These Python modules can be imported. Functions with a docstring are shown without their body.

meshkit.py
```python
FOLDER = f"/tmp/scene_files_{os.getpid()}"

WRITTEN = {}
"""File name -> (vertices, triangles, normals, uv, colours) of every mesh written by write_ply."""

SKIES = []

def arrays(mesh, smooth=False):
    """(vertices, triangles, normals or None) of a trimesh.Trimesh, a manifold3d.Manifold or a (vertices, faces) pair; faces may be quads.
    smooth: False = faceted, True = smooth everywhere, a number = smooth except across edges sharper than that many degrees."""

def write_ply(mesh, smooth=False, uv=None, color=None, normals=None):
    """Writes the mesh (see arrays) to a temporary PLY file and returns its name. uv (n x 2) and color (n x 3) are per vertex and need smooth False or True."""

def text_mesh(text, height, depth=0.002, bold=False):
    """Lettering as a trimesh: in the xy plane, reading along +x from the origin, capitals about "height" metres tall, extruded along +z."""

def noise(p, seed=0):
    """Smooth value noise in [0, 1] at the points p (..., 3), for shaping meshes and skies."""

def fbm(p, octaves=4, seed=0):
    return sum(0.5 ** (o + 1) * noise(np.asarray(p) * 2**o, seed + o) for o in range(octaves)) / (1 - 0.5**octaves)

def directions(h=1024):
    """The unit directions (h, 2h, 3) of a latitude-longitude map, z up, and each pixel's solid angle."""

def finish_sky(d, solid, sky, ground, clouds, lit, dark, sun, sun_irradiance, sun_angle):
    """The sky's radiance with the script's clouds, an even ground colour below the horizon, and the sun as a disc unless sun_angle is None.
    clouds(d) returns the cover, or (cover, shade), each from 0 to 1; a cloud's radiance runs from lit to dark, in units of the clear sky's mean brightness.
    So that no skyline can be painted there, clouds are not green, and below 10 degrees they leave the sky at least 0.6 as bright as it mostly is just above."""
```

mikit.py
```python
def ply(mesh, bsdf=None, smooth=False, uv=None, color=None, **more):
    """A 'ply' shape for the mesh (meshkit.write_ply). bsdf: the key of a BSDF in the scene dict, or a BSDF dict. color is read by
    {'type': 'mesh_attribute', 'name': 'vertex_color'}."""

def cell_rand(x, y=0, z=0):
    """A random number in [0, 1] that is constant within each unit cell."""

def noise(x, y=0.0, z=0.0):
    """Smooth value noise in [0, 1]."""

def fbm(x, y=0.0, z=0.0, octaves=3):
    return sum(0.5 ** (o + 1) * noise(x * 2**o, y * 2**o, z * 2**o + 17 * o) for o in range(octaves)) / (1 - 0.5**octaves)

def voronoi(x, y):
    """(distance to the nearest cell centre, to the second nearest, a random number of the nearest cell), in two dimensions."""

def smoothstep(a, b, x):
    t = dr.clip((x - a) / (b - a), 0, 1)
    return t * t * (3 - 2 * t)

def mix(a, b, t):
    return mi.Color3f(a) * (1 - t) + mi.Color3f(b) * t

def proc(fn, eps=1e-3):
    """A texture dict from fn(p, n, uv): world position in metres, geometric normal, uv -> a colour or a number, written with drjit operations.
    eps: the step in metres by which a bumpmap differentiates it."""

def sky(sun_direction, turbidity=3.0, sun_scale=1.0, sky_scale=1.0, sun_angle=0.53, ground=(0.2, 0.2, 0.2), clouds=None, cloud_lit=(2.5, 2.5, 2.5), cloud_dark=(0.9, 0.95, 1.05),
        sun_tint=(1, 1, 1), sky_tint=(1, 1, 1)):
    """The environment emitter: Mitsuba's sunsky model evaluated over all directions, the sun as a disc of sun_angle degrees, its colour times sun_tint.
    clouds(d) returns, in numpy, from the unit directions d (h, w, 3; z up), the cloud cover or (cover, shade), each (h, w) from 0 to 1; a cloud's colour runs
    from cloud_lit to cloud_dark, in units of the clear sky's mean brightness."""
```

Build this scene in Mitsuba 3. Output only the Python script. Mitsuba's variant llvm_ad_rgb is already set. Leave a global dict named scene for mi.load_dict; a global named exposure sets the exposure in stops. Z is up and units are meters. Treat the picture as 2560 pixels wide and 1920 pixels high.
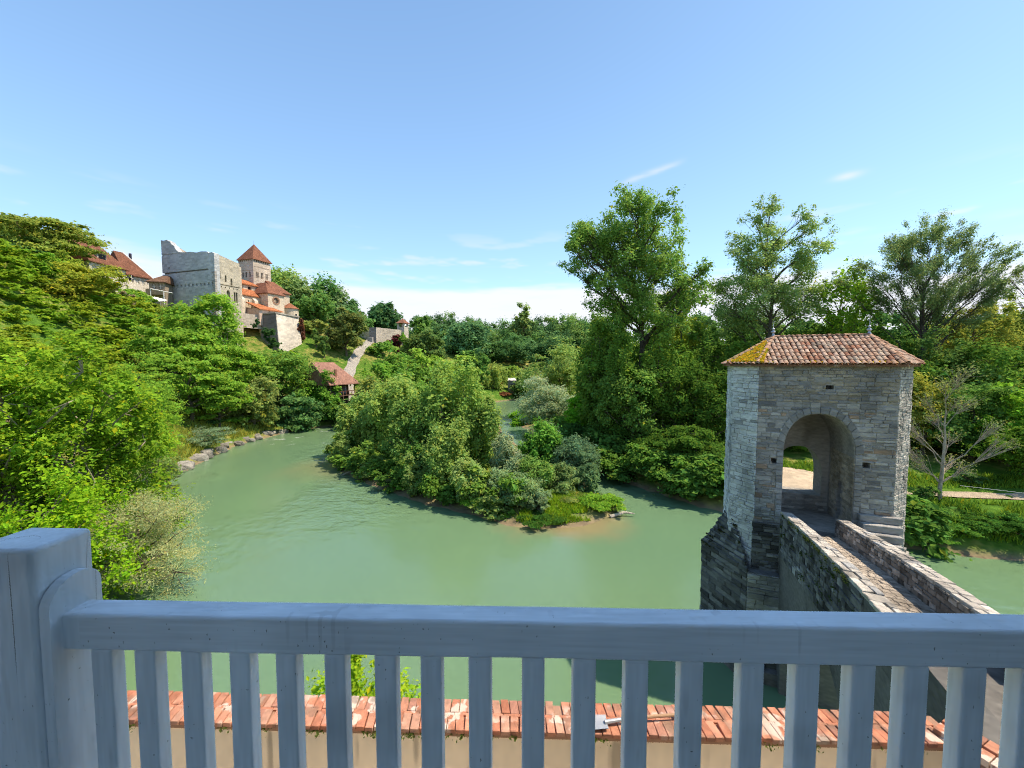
import math, random
import numpy as np, trimesh, manifold3d as m3, shapely
import drjit as dr
import mitsuba as mi
import mikit, meshkit
from shapely.geometry import Polygon, LineString, box as sbox
from scipy.interpolate import RBFInterpolator

T = mi.ScalarTransform4f
scene, labels = {}, {}

# ------------------------------------------------------------------ camera, sky, exposure
EYE = np.array([0.0, 0.0, 14.0])
FOC = 962.0                                   # focal length in pixels of the 2560 px wide photograph
PITCH = math.atan(52 / 962.0)
FWD = np.array([0, math.cos(PITCH), -math.sin(PITCH)])
UPV = np.array([0, math.sin(PITCH), math.cos(PITCH)])
scene['camera'] = {'type': 'perspective', 'fov': math.degrees(2 * math.atan(1280 / FOC)), 'fov_axis': 'x', 'near_clip': 0.05, 'far_clip': 5000.0,
                   'to_world': T().look_at(origin=EYE.tolist(), target=(EYE + FWD).tolist(), up=[0, 0, 1])}
SUN_AZ, SUN_EL = math.radians(88), math.radians(61)
SUN = (math.sin(SUN_AZ) * math.cos(SUN_EL), math.cos(SUN_AZ) * math.cos(SUN_EL), math.sin(SUN_EL))


def clouds(d):
    az, el = np.degrees(np.arctan2(d[..., 0], d[..., 1])), np.degrees(np.arcsin(d[..., 2]))
    q = np.stack([np.sin(np.radians(az)) * 4, np.cos(np.radians(az)) * 4, el * 0.42], -1)
    n = meshkit.fbm(q, 5, 3)
    n2 = meshkit.fbm(q * np.array([2.5, 2.5, 2.0]), 5, 9)
    ss = lambda a, b, x: (lambda t: t * t * (3 - 2 * t))(np.clip((x - a) / (b - a), 0, 1))
    band = ss(12.2, 9.2, el + (n - .5) * 8 + (n2 - .5) * 3)
    wisp = ss(0.56, 0.78, n2) * ss(20, 13, el) * 0.5
    haze = ss(85, 0, el) * 0.13
    # a short vapour streak and one small puff
    s = np.abs((el - 24.4) - (az - 19.2) * 0.18 + (n2 - .5) * 1.2)
    streak = np.exp(-(s / 0.32) ** 2) * ss(5.2, 1.5, np.abs(az - 19.2)) * ss(.3, .62, n2) * 0.42
    puff = np.exp(-((az - 40.3) / 1.2) ** 2 - ((el - 19.8) / 0.35) ** 2) * 0.55 * ss(.3, .6, n2)
    cover = np.clip(np.maximum(np.maximum(band * (0.80 + .7 * (n2 - .42)), wisp), np.maximum(streak, puff)) + haze, 0, 0.95)
    return cover, 0.25 + 0 * cover


scene['sky'] = mikit.sky(SUN, turbidity=2.5, sky_scale=1.52, sun_scale=0.95, clouds=clouds, cloud_lit=(1.6, 1.6, 1.68), cloud_dark=(1.1, 1.12, 1.22), sky_tint=(0.95, 1.045, 0.98))
exposure = 2.28

# ------------------------------------------------------------------ helpers


def at(sx, sy, Y):
    """Point at forward distance Y on the line of sight through the photograph's pixel (sx, sy)."""
    d = np.array([1.0, 0, 0]) * (sx - 1280) / FOC + UPV * (960 - sy) / FOC + FWD
    return EYE + d * (Y / d[1])


def on_z(sx, sy, z):
    d = np.array([1.0, 0, 0]) * (sx - 1280) / FOC + UPV * (960 - sy) / FOC + FWD
    return EYE + d * ((z - EYE[2]) / d[2])


used = {}


def numbered(key):
    n = used.get(key, 0)
    used[key] = n + 1
    return key if n == 0 else f'{key}_{n:03d}'


def tag(key, label=None, cat=None, group=None, kind=None):
    e = {k: v for k, v in (('label', label), ('category', cat), ('group', group), ('kind', kind)) if v}
    if e:
        labels[key] = e


def thing(name, label, cat, group=None):
    key = numbered(name)
    tag(key, label, cat, group)
    return key


def enc(col, n=None):
    """Colour(s) packed into uv pairs."""
    c = np.atleast_2d(np.asarray(col, float))
    if n is not None and len(c) == 1:
        c = np.repeat(c, n, 0)
    return np.stack([np.floor(np.clip(c[:, 0], 0, .999) * 1000) + np.clip(c[:, 1], .02, .98), np.clip(c[:, 2], 0, 1)], 1)


def vf(mesh):
    if isinstance(mesh, (tuple, list)):
        return np.asarray(mesh[0], float), np.asarray(mesh[1], int)
    if hasattr(mesh, 'to_mesh'):
        m = mesh.to_mesh()
        return np.array(m.vert_properties[:, :3], float), np.array(m.tri_verts, int)
    return np.array(mesh.vertices), np.array(mesh.faces)


def join(meshes):
    vs, fs, k = [], [], 0
    for m in meshes:
        v, f = vf(m)
        vs.append(v); fs.append(f + k); k += len(v)
    return np.vstack(vs), np.vstack(fs)


def put(name, mesh, bsdf, parent=None, smooth=False, color=None, uv=None, label=None, cat=None, group=None, kind=None, to_world=None):
    key = numbered(name if parent is None else f'{parent}__{name}')
    more = {} if to_world is None else {'to_world': to_world}
    if color is not None:
        if smooth not in (False, True):
            smooth = False
        v, f = vf(mesh)
        uv = enc(color, len(v)) if np.ndim(color) == 1 else enc(color)
        scene[key] = mikit.ply((v, f), bsdf, smooth=smooth, uv=uv, **more)
    else:
        scene[key] = mikit.ply(vf(mesh), bsdf, smooth=smooth, uv=uv, **more)
    tag(key, label, cat, group, kind)
    return key


def cbox(x0, x1, y0, y1, z0, z1, b=0.0):
    """A box with chamfered edges."""
    if b <= 0:
        m = trimesh.creation.box(extents=(x1 - x0, y1 - y0, z1 - z0))
        return m.vertices + [(x0 + x1) / 2, (y0 + y1) / 2, (z0 + z1) / 2], m.faces
    pts = []
    for sx in (0, 1):
        for sy in (0, 1):
            for sz in (0, 1):
                p = np.array([(x0, x1)[sx], (y0, y1)[sy], (z0, z1)[sz]], float)
                s = np.array([1 - 2 * sx, 1 - 2 * sy, 1 - 2 * sz], float)
                for k in range(3):
                    q = p + s * b
                    q[k] = p[k]
                    pts.append(q)
    h = trimesh.convex.convex_hull(np.array(pts))
    return np.array(h.vertices), np.array(h.faces)


def rbox(x0, x1, y0, y1, z0, z1, r, seg=10):
    s = m3.Manifold.sphere(r, seg)
    parts = [s.translate((x, y, z)) for x in (x0 + r, x1 - r) for y in (y0 + r, y1 - r) for z in (z0 + r, z1 - r)]
    return m3.Manifold.batch_hull(parts)


class Frame:
    """Local axes: a along e1, b along e2 (horizontal), z up, about origin o."""

    def __init__(self, o, e1, e2=None):
        self.o = np.array([o[0], o[1], 0.0])
        e1 = np.array([e1[0], e1[1], 0.0]); e1 /= np.linalg.norm(e1)
        self.e1 = e1
        self.e2 = np.array([-e1[1], e1[0], 0.0]) if e2 is None else np.array([e2[0], e2[1], 0.0]) / np.linalg.norm(e2)

    def w(self, mesh):
        v, f = vf(mesh)
        out = self.o + v[:, :1] * self.e1 + v[:, 1:2] * self.e2 + v[:, 2:] * np.array([0, 0, 1.0])
        if np.cross(self.e1, self.e2)[2] < 0:
            f = f[:, ::-1]
        return out, f

    def p(self, a, b, z):
        return self.o + self.e1 * a + self.e2 * b + np.array([0, 0, z])

    def local(self, q):
        d = np.asarray(q, float) - self.o
        return float(d @ self.e1), float(d @ self.e2)


def prism(poly, z0, z1):
    """A vertical prism over plan points."""
    c = m3.CrossSection([np.asarray(poly, float)])
    if c.area() <= 0:
        c = m3.CrossSection([np.asarray(poly, float)[::-1]])
    return c.extrude(z1 - z0).translate((0, 0, z0))


def along(poly_az, b0, b1):
    """A prism whose outline is given in (a, z), running from b0 to b1."""
    p = np.asarray(poly_az, float)
    c = m3.CrossSection([p])
    if c.area() <= 0:
        c = m3.CrossSection([p[::-1]])
    return c.extrude(b1 - b0).rotate((90, 0, 0)).translate((0, b1, 0))


def hull(pts):
    h = trimesh.convex.convex_hull(np.asarray(pts, float))
    return np.array(h.vertices), np.array(h.faces)


def mbox(a0, a1, b0, b1, z0, z1):
    return m3.Manifold.cube((a1 - a0, b1 - b0, z1 - z0)).translate((a0, b0, z0))


def arch_outline(c, half, z0, zs, zt, pointed=0.5, n=9):
    """Opening outline in (a, z): jambs to the spring line zs, then an arch to zt."""
    pts = [(c - half, z0), (c + half, z0)]
    for i in range(n + 1):
        t = i / n
        x = half * math.cos(t * math.pi / 2) ** (1 - .28 * pointed)
        z = zs + (zt - zs) * math.sin(t * math.pi / 2) ** (1 + .0 * pointed)
        pts.append((c + x, z))
    for i in range(n - 1, -1, -1):
        t = i / n
        x = half * math.cos(t * math.pi / 2) ** (1 - .28 * pointed)
        z = zs + (zt - zs) * math.sin(t * math.pi / 2)
        pts.append((c - x, z))
    return pts


def lathe(profile, x, y, z, seg=12):
    pr = np.array(profile, float)
    ang = np.arange(seg) * 2 * np.pi / seg
    v = np.stack([pr[:, None, 0] * np.cos(ang), pr[:, None, 0] * np.sin(ang), np.repeat(pr[:, 1:2], seg, 1)], -1).reshape(-1, 3) + [x, y, z]
    f = []
    for i in range(len(pr) - 1):
        for j in range(seg):
            a, b, c, d = i * seg + j, i * seg + (j + 1) % seg, (i + 1) * seg + (j + 1) % seg, (i + 1) * seg + j
            f += [[a, b, c], [a, c, d]]
    return v, np.array(f)


def tubes(segs, sides=6):
    """Frustums from (p0, p1, r0, r1) rows joined into one mesh."""
    p0, p1 = np.array([s[0] for s in segs], float), np.array([s[1] for s in segs], float)
    r0, r1 = np.array([s[2] for s in segs], float), np.array([s[3] for s in segs], float)
    t = p1 - p0
    t /= np.linalg.norm(t, axis=1, keepdims=True) + 1e-9
    ref = np.where(np.abs(t[:, 2:]) < 0.9, [[0, 0, 1.0]], [[1.0, 0, 0]])
    a = np.cross(t, ref); a /= np.linalg.norm(a, axis=1, keepdims=True)
    b = np.cross(t, a)
    ang = np.arange(sides) * 2 * np.pi / sides
    ring = np.cos(ang)[None, :, None] * a[:, None] + np.sin(ang)[None, :, None] * b[:, None]
    v = np.concatenate([p0[:, None] + ring * r0[:, None, None], p1[:, None] + ring * r1[:, None, None]], 1).reshape(-1, 3)
    j = np.arange(sides)
    f1 = np.stack([j, (j + 1) % sides, (j + 1) % sides + sides], 1)
    f2 = np.stack([j, (j + 1) % sides + sides, j + sides], 1)
    f = (np.vstack([f1, f2])[None, :, ::-1] + (np.arange(len(segs)) * 2 * sides)[:, None, None]).reshape(-1, 3)
    return v, f


def polytube(pts, r, sides=8):
    pts = [np.asarray(p, float) for p in pts]
    r = [r] * len(pts) if np.isscalar(r) else r
    return tubes([(pts[i], pts[i + 1], r[i], r[i + 1]) for i in range(len(pts) - 1)], sides)


# ------------------------------------------------------------------ materials
C3, F = mi.Color3f, mi.Float
fbm, noise, smooth_, mix = mikit.fbm, mikit.noise, mikit.smoothstep, mikit.mix


def decode(uv):
    fl = dr.floor(uv.x)
    return C3(fl * 0.001, uv.x - fl, uv.y)


scene['leaf'] = {'type': 'principledthin', 'base_color': mikit.proc(lambda p, n, uv: decode(uv)), 'roughness': 0.45, 'diff_trans': 1.0, 'spec_trans': 0.0, 'eta': 1.35}
scene['bark'] = {'type': 'diffuse', 'reflectance': mikit.proc(lambda p, n, uv: decode(uv) * (0.6 + 0.8 * noise(p.x * 9, p.y * 9, p.z * 3)))}


def stone_col(p, n, uv):
    g = fbm(p.x * 7 + p.y * 3, p.y * 7, p.z * 11, 4)
    s = noise(p.x * 1.1 + 3, p.y * 1.1, p.z * 0.55)
    w = smooth_(0.50, 0.78, noise(p.x * 1.9, p.y * 1.9, p.z * 0.22 + 4) * 0.6 + 0.4 * fbm(p.x * 3, p.y * 3, p.z * 1.2, 3))
    return decode(uv) * (0.60 + 0.68 * g) * (0.72 + 0.5 * s) * (1.0 - 0.38 * w)


def stone_h(p, n, uv):
    return fbm(p.x * 9, p.y * 9, p.z * 14, 4)


scene['stone'] = {'type': 'bumpmap', 'nested_texture': mikit.proc(stone_h, 6e-3), 'scale': 0.05, 'bsdf': {'type': 'diffuse', 'reflectance': mikit.proc(stone_col)}}


def castle_col(p, n, uv):
    # far masonry: courses of grey stone, stains, pale repairs
    row = dr.floor(p.z / 0.42)
    along_ = p.x * 0.9 + p.y * 0.55
    c = mikit.cell_rand(dr.floor(along_ / 0.8 + 0.5 * mikit.cell_rand(row, 7, 1)), row, 2)
    st = fbm(along_ * 0.22, p.z * 0.07, 3.0, 4)
    st2 = fbm(along_ * 0.9, p.z * 1.3, 7.0, 3)
    return decode(uv) * (0.8 + 0.3 * c) * (0.55 + 0.6 * st + 0.3 * st2)


scene['castle_stone'] = {'type': 'diffuse', 'reflectance': mikit.proc(castle_col)}
scene['plaster'] = {'type': 'diffuse', 'reflectance': mikit.proc(lambda p, n, uv: decode(uv) * (0.72 + 0.4 * fbm(p.x * 0.9 + p.y, p.y * 1.1, p.z * 0.35, 4) + 0.1 * noise(p.x * 14, p.y * 14, p.z * 5)) * (1.0 - 0.45 * smooth_(0.66, 0.82, noise(p.x * 9 + 3, p.y * 9, p.z * 1.1)) * smooth_(0.45, 0.7, noise(p.x * 1.7, p.y * 1.7, p.z * 2.2))))}
scene['roof_tile'] = {'type': 'diffuse', 'reflectance': mikit.proc(lambda p, n, uv: decode(uv) * (0.6 + 0.75 * fbm(p.x * 1.3, p.y * 1.3, p.z * 1.3, 4)) * (0.85 + 0.3 * noise(p.x * 6, p.y * 6, p.z * 6)))}


def tile_col(p, n, uv):
    g = fbm(p.x * 11, p.y * 11, p.z * 11, 4)
    li = smooth_(0.56, 0.72, fbm(p.x * 5 + 9, p.y * 5, p.z * 5, 3))
    return mix(decode(uv) * (0.5 + 0.9 * g), C3(0.42, 0.38, 0.30) * (0.7 + .5 * g), 0.55 * li)


scene['clay'] = {'type': 'bumpmap', 'nested_texture': mikit.proc(lambda p, n, uv: fbm(p.x * 30, p.y * 30, p.z * 30, 3), 3e-3), 'scale': 0.006, 'bsdf': {'type': 'diffuse', 'reflectance': mikit.proc(tile_col)}}


def brick_col(p, n, uv):
    g = fbm(p.x * 16, p.y * 16, p.z * 16, 4)
    wht = smooth_(0.55, 0.66, fbm(p.x * 7 + 4, p.y * 7, 1.0, 4)) * smooth_(0.38, 0.6, fbm(p.x * 1.1, p.y * 2, 5.0, 2))
    dk = smooth_(0.58, 0.75, fbm(p.x * 5, p.y * 5 + 8, 2.0, 3))
    c = decode(uv) * (0.6 + 0.7 * g)
    c = mix(c, C3(0.62, 0.55, 0.47), 0.75 * wht)
    return mix(c, C3(0.16, 0.12, 0.09), 0.55 * dk)


scene['brick'] = {'type': 'bumpmap', 'nested_texture': mikit.proc(lambda p, n, uv: fbm(p.x * 40, p.y * 40, p.z * 40, 3), 2e-3), 'scale': 0.004, 'bsdf': {'type': 'diffuse', 'reflectance': mikit.proc(brick_col)}}


def paint_col(p, n, uv):
    g = fbm(p.x * 5, p.y * 5, p.z * 1.2, 4)
    grain = fbm(p.x * 120, p.y * 120, p.z * 9, 2)
    speck = smooth_(0.80, 0.86, fbm(p.x * 190, p.y * 170, p.z * 95, 2)) * smooth_(0.45, 0.6, noise(p.x * 9, p.y * 9, p.z * 9))
    drip = smooth_(0.72, 0.86, noise(p.x * 70, p.y * 50, p.z * 7)) * smooth_(0.5, 0.8, noise(p.x * 7, p.y * 7, p.z * 11))
    grain2 = fbm(p.x * 7, p.y * 130, p.z * 130, 3)
    grain = dr.select((p.z > 13.362) & (p.x > -0.95), grain2, grain)
    c = C3(0.70, 0.775, 0.85) * (0.80 + 0.28 * g) * (0.88 + 0.24 * grain)
    ck = noise(p.x * 11 + 2, p.y * 11, p.z * 0.9)
    crack = smooth_(0.009, 0.003, dr.abs(ck - 0.47)) * smooth_(0.5, 0.62, noise(p.x * 5, p.y * 5 + 7, p.z * 2.3)) * smooth_(-0.93, -0.99, p.x)
    grime = smooth_(0.5, 0.85, fbm(p.x * 3 + 5, p.y * 9, p.z * 5, 4))
    c = mix(c, C3(0.24, 0.26, 0.27), 0.35 * grime)
    c = mix(c, C3(0.05, 0.05, 0.055), 0.8 * crack)
    return mix(c, C3(0.07, 0.075, 0.08), dr.clip(0.75 * speck + 0.16 * drip, 0, 1))


scene['paint'] = {'type': 'bumpmap', 'nested_texture': mikit.proc(lambda p, n, uv: fbm(p.x * 34, p.y * 34, p.z * 9, 4) + 0.35 * fbm(p.x * 12, p.y * 150, p.z * 150, 2), 1e-3), 'scale': 0.005,
                  'bsdf': {'type': 'principled', 'base_color': mikit.proc(paint_col), 'roughness': 0.5, 'specular': 0.35}}


def water_col(p, n, uv):
    # turbid green river, paler and browner over the sand bars round the island's point and along the shores
    big = fbm(p.x * 0.05, p.y * 0.035, 1.0, 3)
    c = mix(C3(0.106, 0.192, 0.112), C3(0.142, 0.232, 0.108), big)
    d = dr.sqrt(dr.square((p.x - 4.6) * 0.8) + dr.square((p.y - 33.5) * 1.1)) + 3.0 * (fbm(p.x * 0.35, p.y * 0.35, 2.0, 3) - 0.5)
    d2 = dr.sqrt(dr.square((p.x + 24.0) * 0.9) + dr.square((p.y - 52.0) * 0.8)) + 3.0 * (fbm(p.x * 0.3, p.y * 0.3, 6.0, 3) - 0.5)
    sand = 0.8 * smooth_(6.0, 1.5, d) + 0.35 * smooth_(8.0, 2.0, d2)
    foam = smooth_(0.66, 0.8, fbm(p.x * 0.9 - p.y * .3, p.y * 0.5, 4.0, 4)) * smooth_(15.0, 3.0, dr.sqrt(dr.square(p.x + 38.0) + dr.square((p.y - 82.0) * .6)))
    c = mix(c, C3(0.25, 0.185, 0.095), dr.clip(sand, 0, 0.9))
    return mix(c, C3(0.55, 0.6, 0.58), 0.8 * foam)


def water_h(p, n, uv):
    x, y = p.x + 0.35 * p.y, p.y
    calm = 0.12 + 1.0 * smooth_(0.38, 0.68, fbm(p.x * 0.07 + 2, p.y * 0.045, 9.0, 3))
    calm = calm * (1.0 - 0.75 * smooth_(-8.0, -3.0, p.x) * smooth_(52.0, 66.0, p.y))
    return calm * (0.55 * fbm(x * 0.55, y * 0.8, 0.0, 3) + 0.30 * fbm(x * 1.9 + 3, y * 2.6, 4.0, 3) + 0.05 * noise(x * 9, y * 11, 1.0))


scene['water_surface'] = {'type': 'bumpmap', 'nested_texture': mikit.proc(water_h, 2e-2), 'scale': 0.30,
                          'bsdf': {'type': 'roughplastic', 'int_ior': 1.42, 'alpha': 0.04, 'nonlinear': False, 'diffuse_reflectance': mikit.proc(water_col)}}


def ground_col(p, n, uv):
    big = fbm(p.x * 0.09, p.y * 0.09, p.z * 0.09, 4)
    fine = fbm(p.x * 1.4, p.y * 1.4, p.z * 1.4, 4)
    g = mix(C3(0.075, 0.155, 0.022), C3(0.20, 0.19, 0.055), smooth_(0.40, 0.62, 0.6 * big + 0.4 * fine))
    g = g * (0.6 + 0.8 * fine)
    shore = smooth_(0.9, 0.2, p.z + 0.5 * fine)
    return mix(g, C3(0.22, 0.17, 0.11) * (0.6 + 0.8 * fine), shore)


scene['ground_cover'] = {'type': 'bumpmap', 'nested_texture': mikit.proc(lambda p, n, uv: fbm(p.x * 1.5, p.y * 1.5, p.z * 1.5, 4), 5e-2), 'scale': 0.35, 'bsdf': {'type': 'diffuse', 'reflectance': mikit.proc(ground_col)}}
scene['dirt'] = {'type': 'diffuse', 'reflectance': mikit.proc(lambda p, n, uv: decode(uv) * (0.65 + 0.7 * fbm(p.x * 2.2, p.y * 2.2, p.z, 4)))}
scene['plain'] = {'type': 'diffuse', 'reflectance': mikit.proc(lambda p, n, uv: decode(uv) * (0.85 + 0.3 * noise(p.x * 3, p.y * 3, p.z * 3)))}
scene['dark_glass'] = {'type': 'principled', 'base_color': {'type': 'rgb', 'value': [0.012, 0.013, 0.015]}, 'roughness': 0.25, 'specular': 0.4}
scene['zinc'] = {'type': 'principled', 'base_color': {'type': 'rgb', 'value': [0.38, 0.41, 0.46]}, 'roughness': 0.45, 'metallic': 0.5}
scene['steel'] = {'type': 'principled', 'base_color': {'type': 'rgb', 'value': [0.36, 0.38, 0.41]}, 'roughness': 0.5, 'metallic': 0.3}

for k_ in ('bark', 'stone', 'castle_stone', 'plaster', 'roof_tile', 'clay', 'brick', 'paint', 'ground_cover', 'dirt', 'plain', 'zinc', 'steel', 'dark_glass'):
    scene[k_] = {'type': 'twosided', 'bsdf': scene[k_]}

# ------------------------------------------------------------------ river plan and terrain
left_shore = [(-9.3, 5.4), (-15, 9.5), (-24, 19), (-33, 31), (-41.5, 45), (-42.5, 48), (-45, 56), (-47, 64.5), (-46, 79.5), (-39, 85.5), (-27, 100), (-14, 122), (-4, 141), (6, 153), (30, 166), (80, 176), (300, 190)]
right_shore = [(300, 165), (80, 150), (36, 138), (14, 121), (8.5, 98), (8, 75), (9.5, 60), (10.8, 50), (14.8, 42.7), (18.8, 37), (24, 32.5), (30.8, 28.4), (36, 26.8), (60, 20), (120, 8), (300, -30)]
near_shore = [(300, -60), (120, -22), (60, -8), (30, -1), (12, 3.6), (5.6, 5.2)]
river = Polygon(left_shore + right_shore + near_shore)
island_line = [(-26, 57), (-24, 51), (-18.5, 45.5), (-11.5, 39.7), (-8, 37.2), (-4.6, 35.4), (-1.5, 33.2), (1.2, 32.0), (4.0, 31.8), (7, 33), (10, 35.2), (9.6, 38.5), (9.0, 43), (7.5, 48), (4.8, 54), (2, 62), (-1.2, 72), (-3.0, 88), (-6, 100), (-14, 100), (-22, 85), (-26, 70)]
island_poly = Polygon(island_line)
spit = Polygon([(2.0, 84), (3.5, 80), (6, 80), (9, 86), (9, 93), (4, 93)])
water_poly = river.difference(island_poly).difference(spit)
ctl = np.array([(-9, 2, 8.2), (-16, 5, 7), (-20, 10, 4.5), (-30, 20, 4), (-30, 10, 8), (-45, 30, 9), (-60, 35, 19), (-80, 40, 31), (-110, 50, 36), (-50, 46, 4.5), (-60, 60, 12), (-75, 65, 25), (-90, 75, 33), (-100, 75, 35), (-54, 80, 4.5),
                (-65, 90, 12), (-77, 98, 17), (-80, 115, 25), (-92, 103, 30), (-107, 100, 33), (-120, 120, 34), (-85, 130, 28.5), (-76, 125, 28), (-68, 118, 20.5), (-61, 108, 14.0), (-50, 96, 4.2), (-45, 105, 8), (-40, 98, 3),
                (-50, 122, 13.5), (-55, 150, 22.5), (-60, 168, 27), (-75, 150, 27), (-38, 150, 16), (-28, 128, 6), (-18, 150, 6), (-2, 160, 5), (-2, 172, 9), (-5, 190, 13), (10, 200, 14), (-40, 200, 24), (-110, 200, 31), (0, 250, 22),
                (60, 260, 24), (110, 260, 24), (60, 205, 12), (160, 250, 26), (-160, 100, 38), (-160, 200, 34), (-50, 15, 12), (-90, 10, 30), (-60, -20, 12), (-20, -10, 9), (0, -10, 8.3), (6, -4, 8.3), (0, 2, 8.3), (30, -12, 6), (80, -40, 6),
                (20, 60, 3), (20, 48, 2.5), (26, 38, 2.6), (34, 32, 2.3), (45, 30, 2.6), (40, 60, 5), (60, 45, 6), (60, 90, 9), (90, 60, 10), (24, 100, 4), (40, 125, 5), (120, 120, 16), (150, 40, 12), (0, 400, 30), (300, 400, 30), (-300, 300, 36), (300, 100, 16)])
rbf = RBFInterpolator(ctl[:, :2], ctl[:, 2], kernel='linear')


def height(x, y):
    x, y = np.atleast_1d(np.asarray(x, float)), np.atleast_1d(np.asarray(y, float))
    pts = shapely.points(x, y)
    q = np.stack([x, y], 1)
    h = rbf(np.clip(q, [-300, -80], [300, 400]))
    dw = shapely.distance(water_poly, pts)
    inside = shapely.contains(water_poly, pts)
    di = shapely.distance(water_poly.boundary, pts)
    isl = shapely.contains(island_poly, pts) | shapely.contains(spit, pts)
    n = meshkit.fbm(np.stack([x * .25, y * .25, 0 * x], -1), 3, 4) - .5
    h = np.minimum(h, 0.15 + dw * 0.8 + 0 * h)
    h = np.where(isl, np.minimum(0.08 + dw * 0.22, 0.9), h)
    h = np.where(inside, -np.minimum(0.06 + di * 0.25, 1.6), h + n * np.minimum(dw * .1, .6))
    return h


def graded(lo, a, b, hi, fine, n):
    g = np.geomspace(1, 20, n)
    g = np.cumsum(g) / g.sum()
    return np.concatenate([(a - (a - lo) * g)[::-1], np.arange(a, b + .01, fine), b + (hi - b) * g])


gx, gy = graded(-900, -125, 75, 900, 1.6, 16), graded(-250, -4, 215, 1500, 1.6, 16)
X, Yg = np.meshgrid(gx, gy)
Z = height(X.ravel(), Yg.ravel())
# keep the ground under the terrace and behind its wall flat
XX, YY = X.ravel(), Yg.ravel()
ter = (np.abs(XX) < 9.5) & (YY < 4.6) & (YY > -30)
Z = np.where(ter, 8.25, Z)
beyond = (XX > -9.0) & (XX < 9) & (YY >= 4.6) & (YY < 9)
Z = np.where(beyond, np.minimum(Z, -0.8), Z)
V = np.stack([XX, YY, Z], 1)
nx, ny = len(gx), len(gy)
ii, jj = np.meshgrid(np.arange(ny - 1), np.arange(nx - 1), indexing='ij')
q = np.stack([ii * nx + jj, ii * nx + jj + 1, (ii + 1) * nx + jj + 1, (ii + 1) * nx + jj], -1).reshape(-1, 4)
put('ground', (V, np.vstack([q[:, [0, 1, 2]], q[:, [0, 2, 3]]])), 'ground_cover', smooth=True, kind='structure', label='grassy river banks and hillside')
put('river_water', (np.array([[-900, -250, 0], [900, -250, 0], [900, 1500, 0], [-900, 1500, 0.0]]), np.array([[0, 1, 2], [0, 2, 3]])), 'water_surface', kind='structure', label='green river water flowing round the wooded island')


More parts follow.
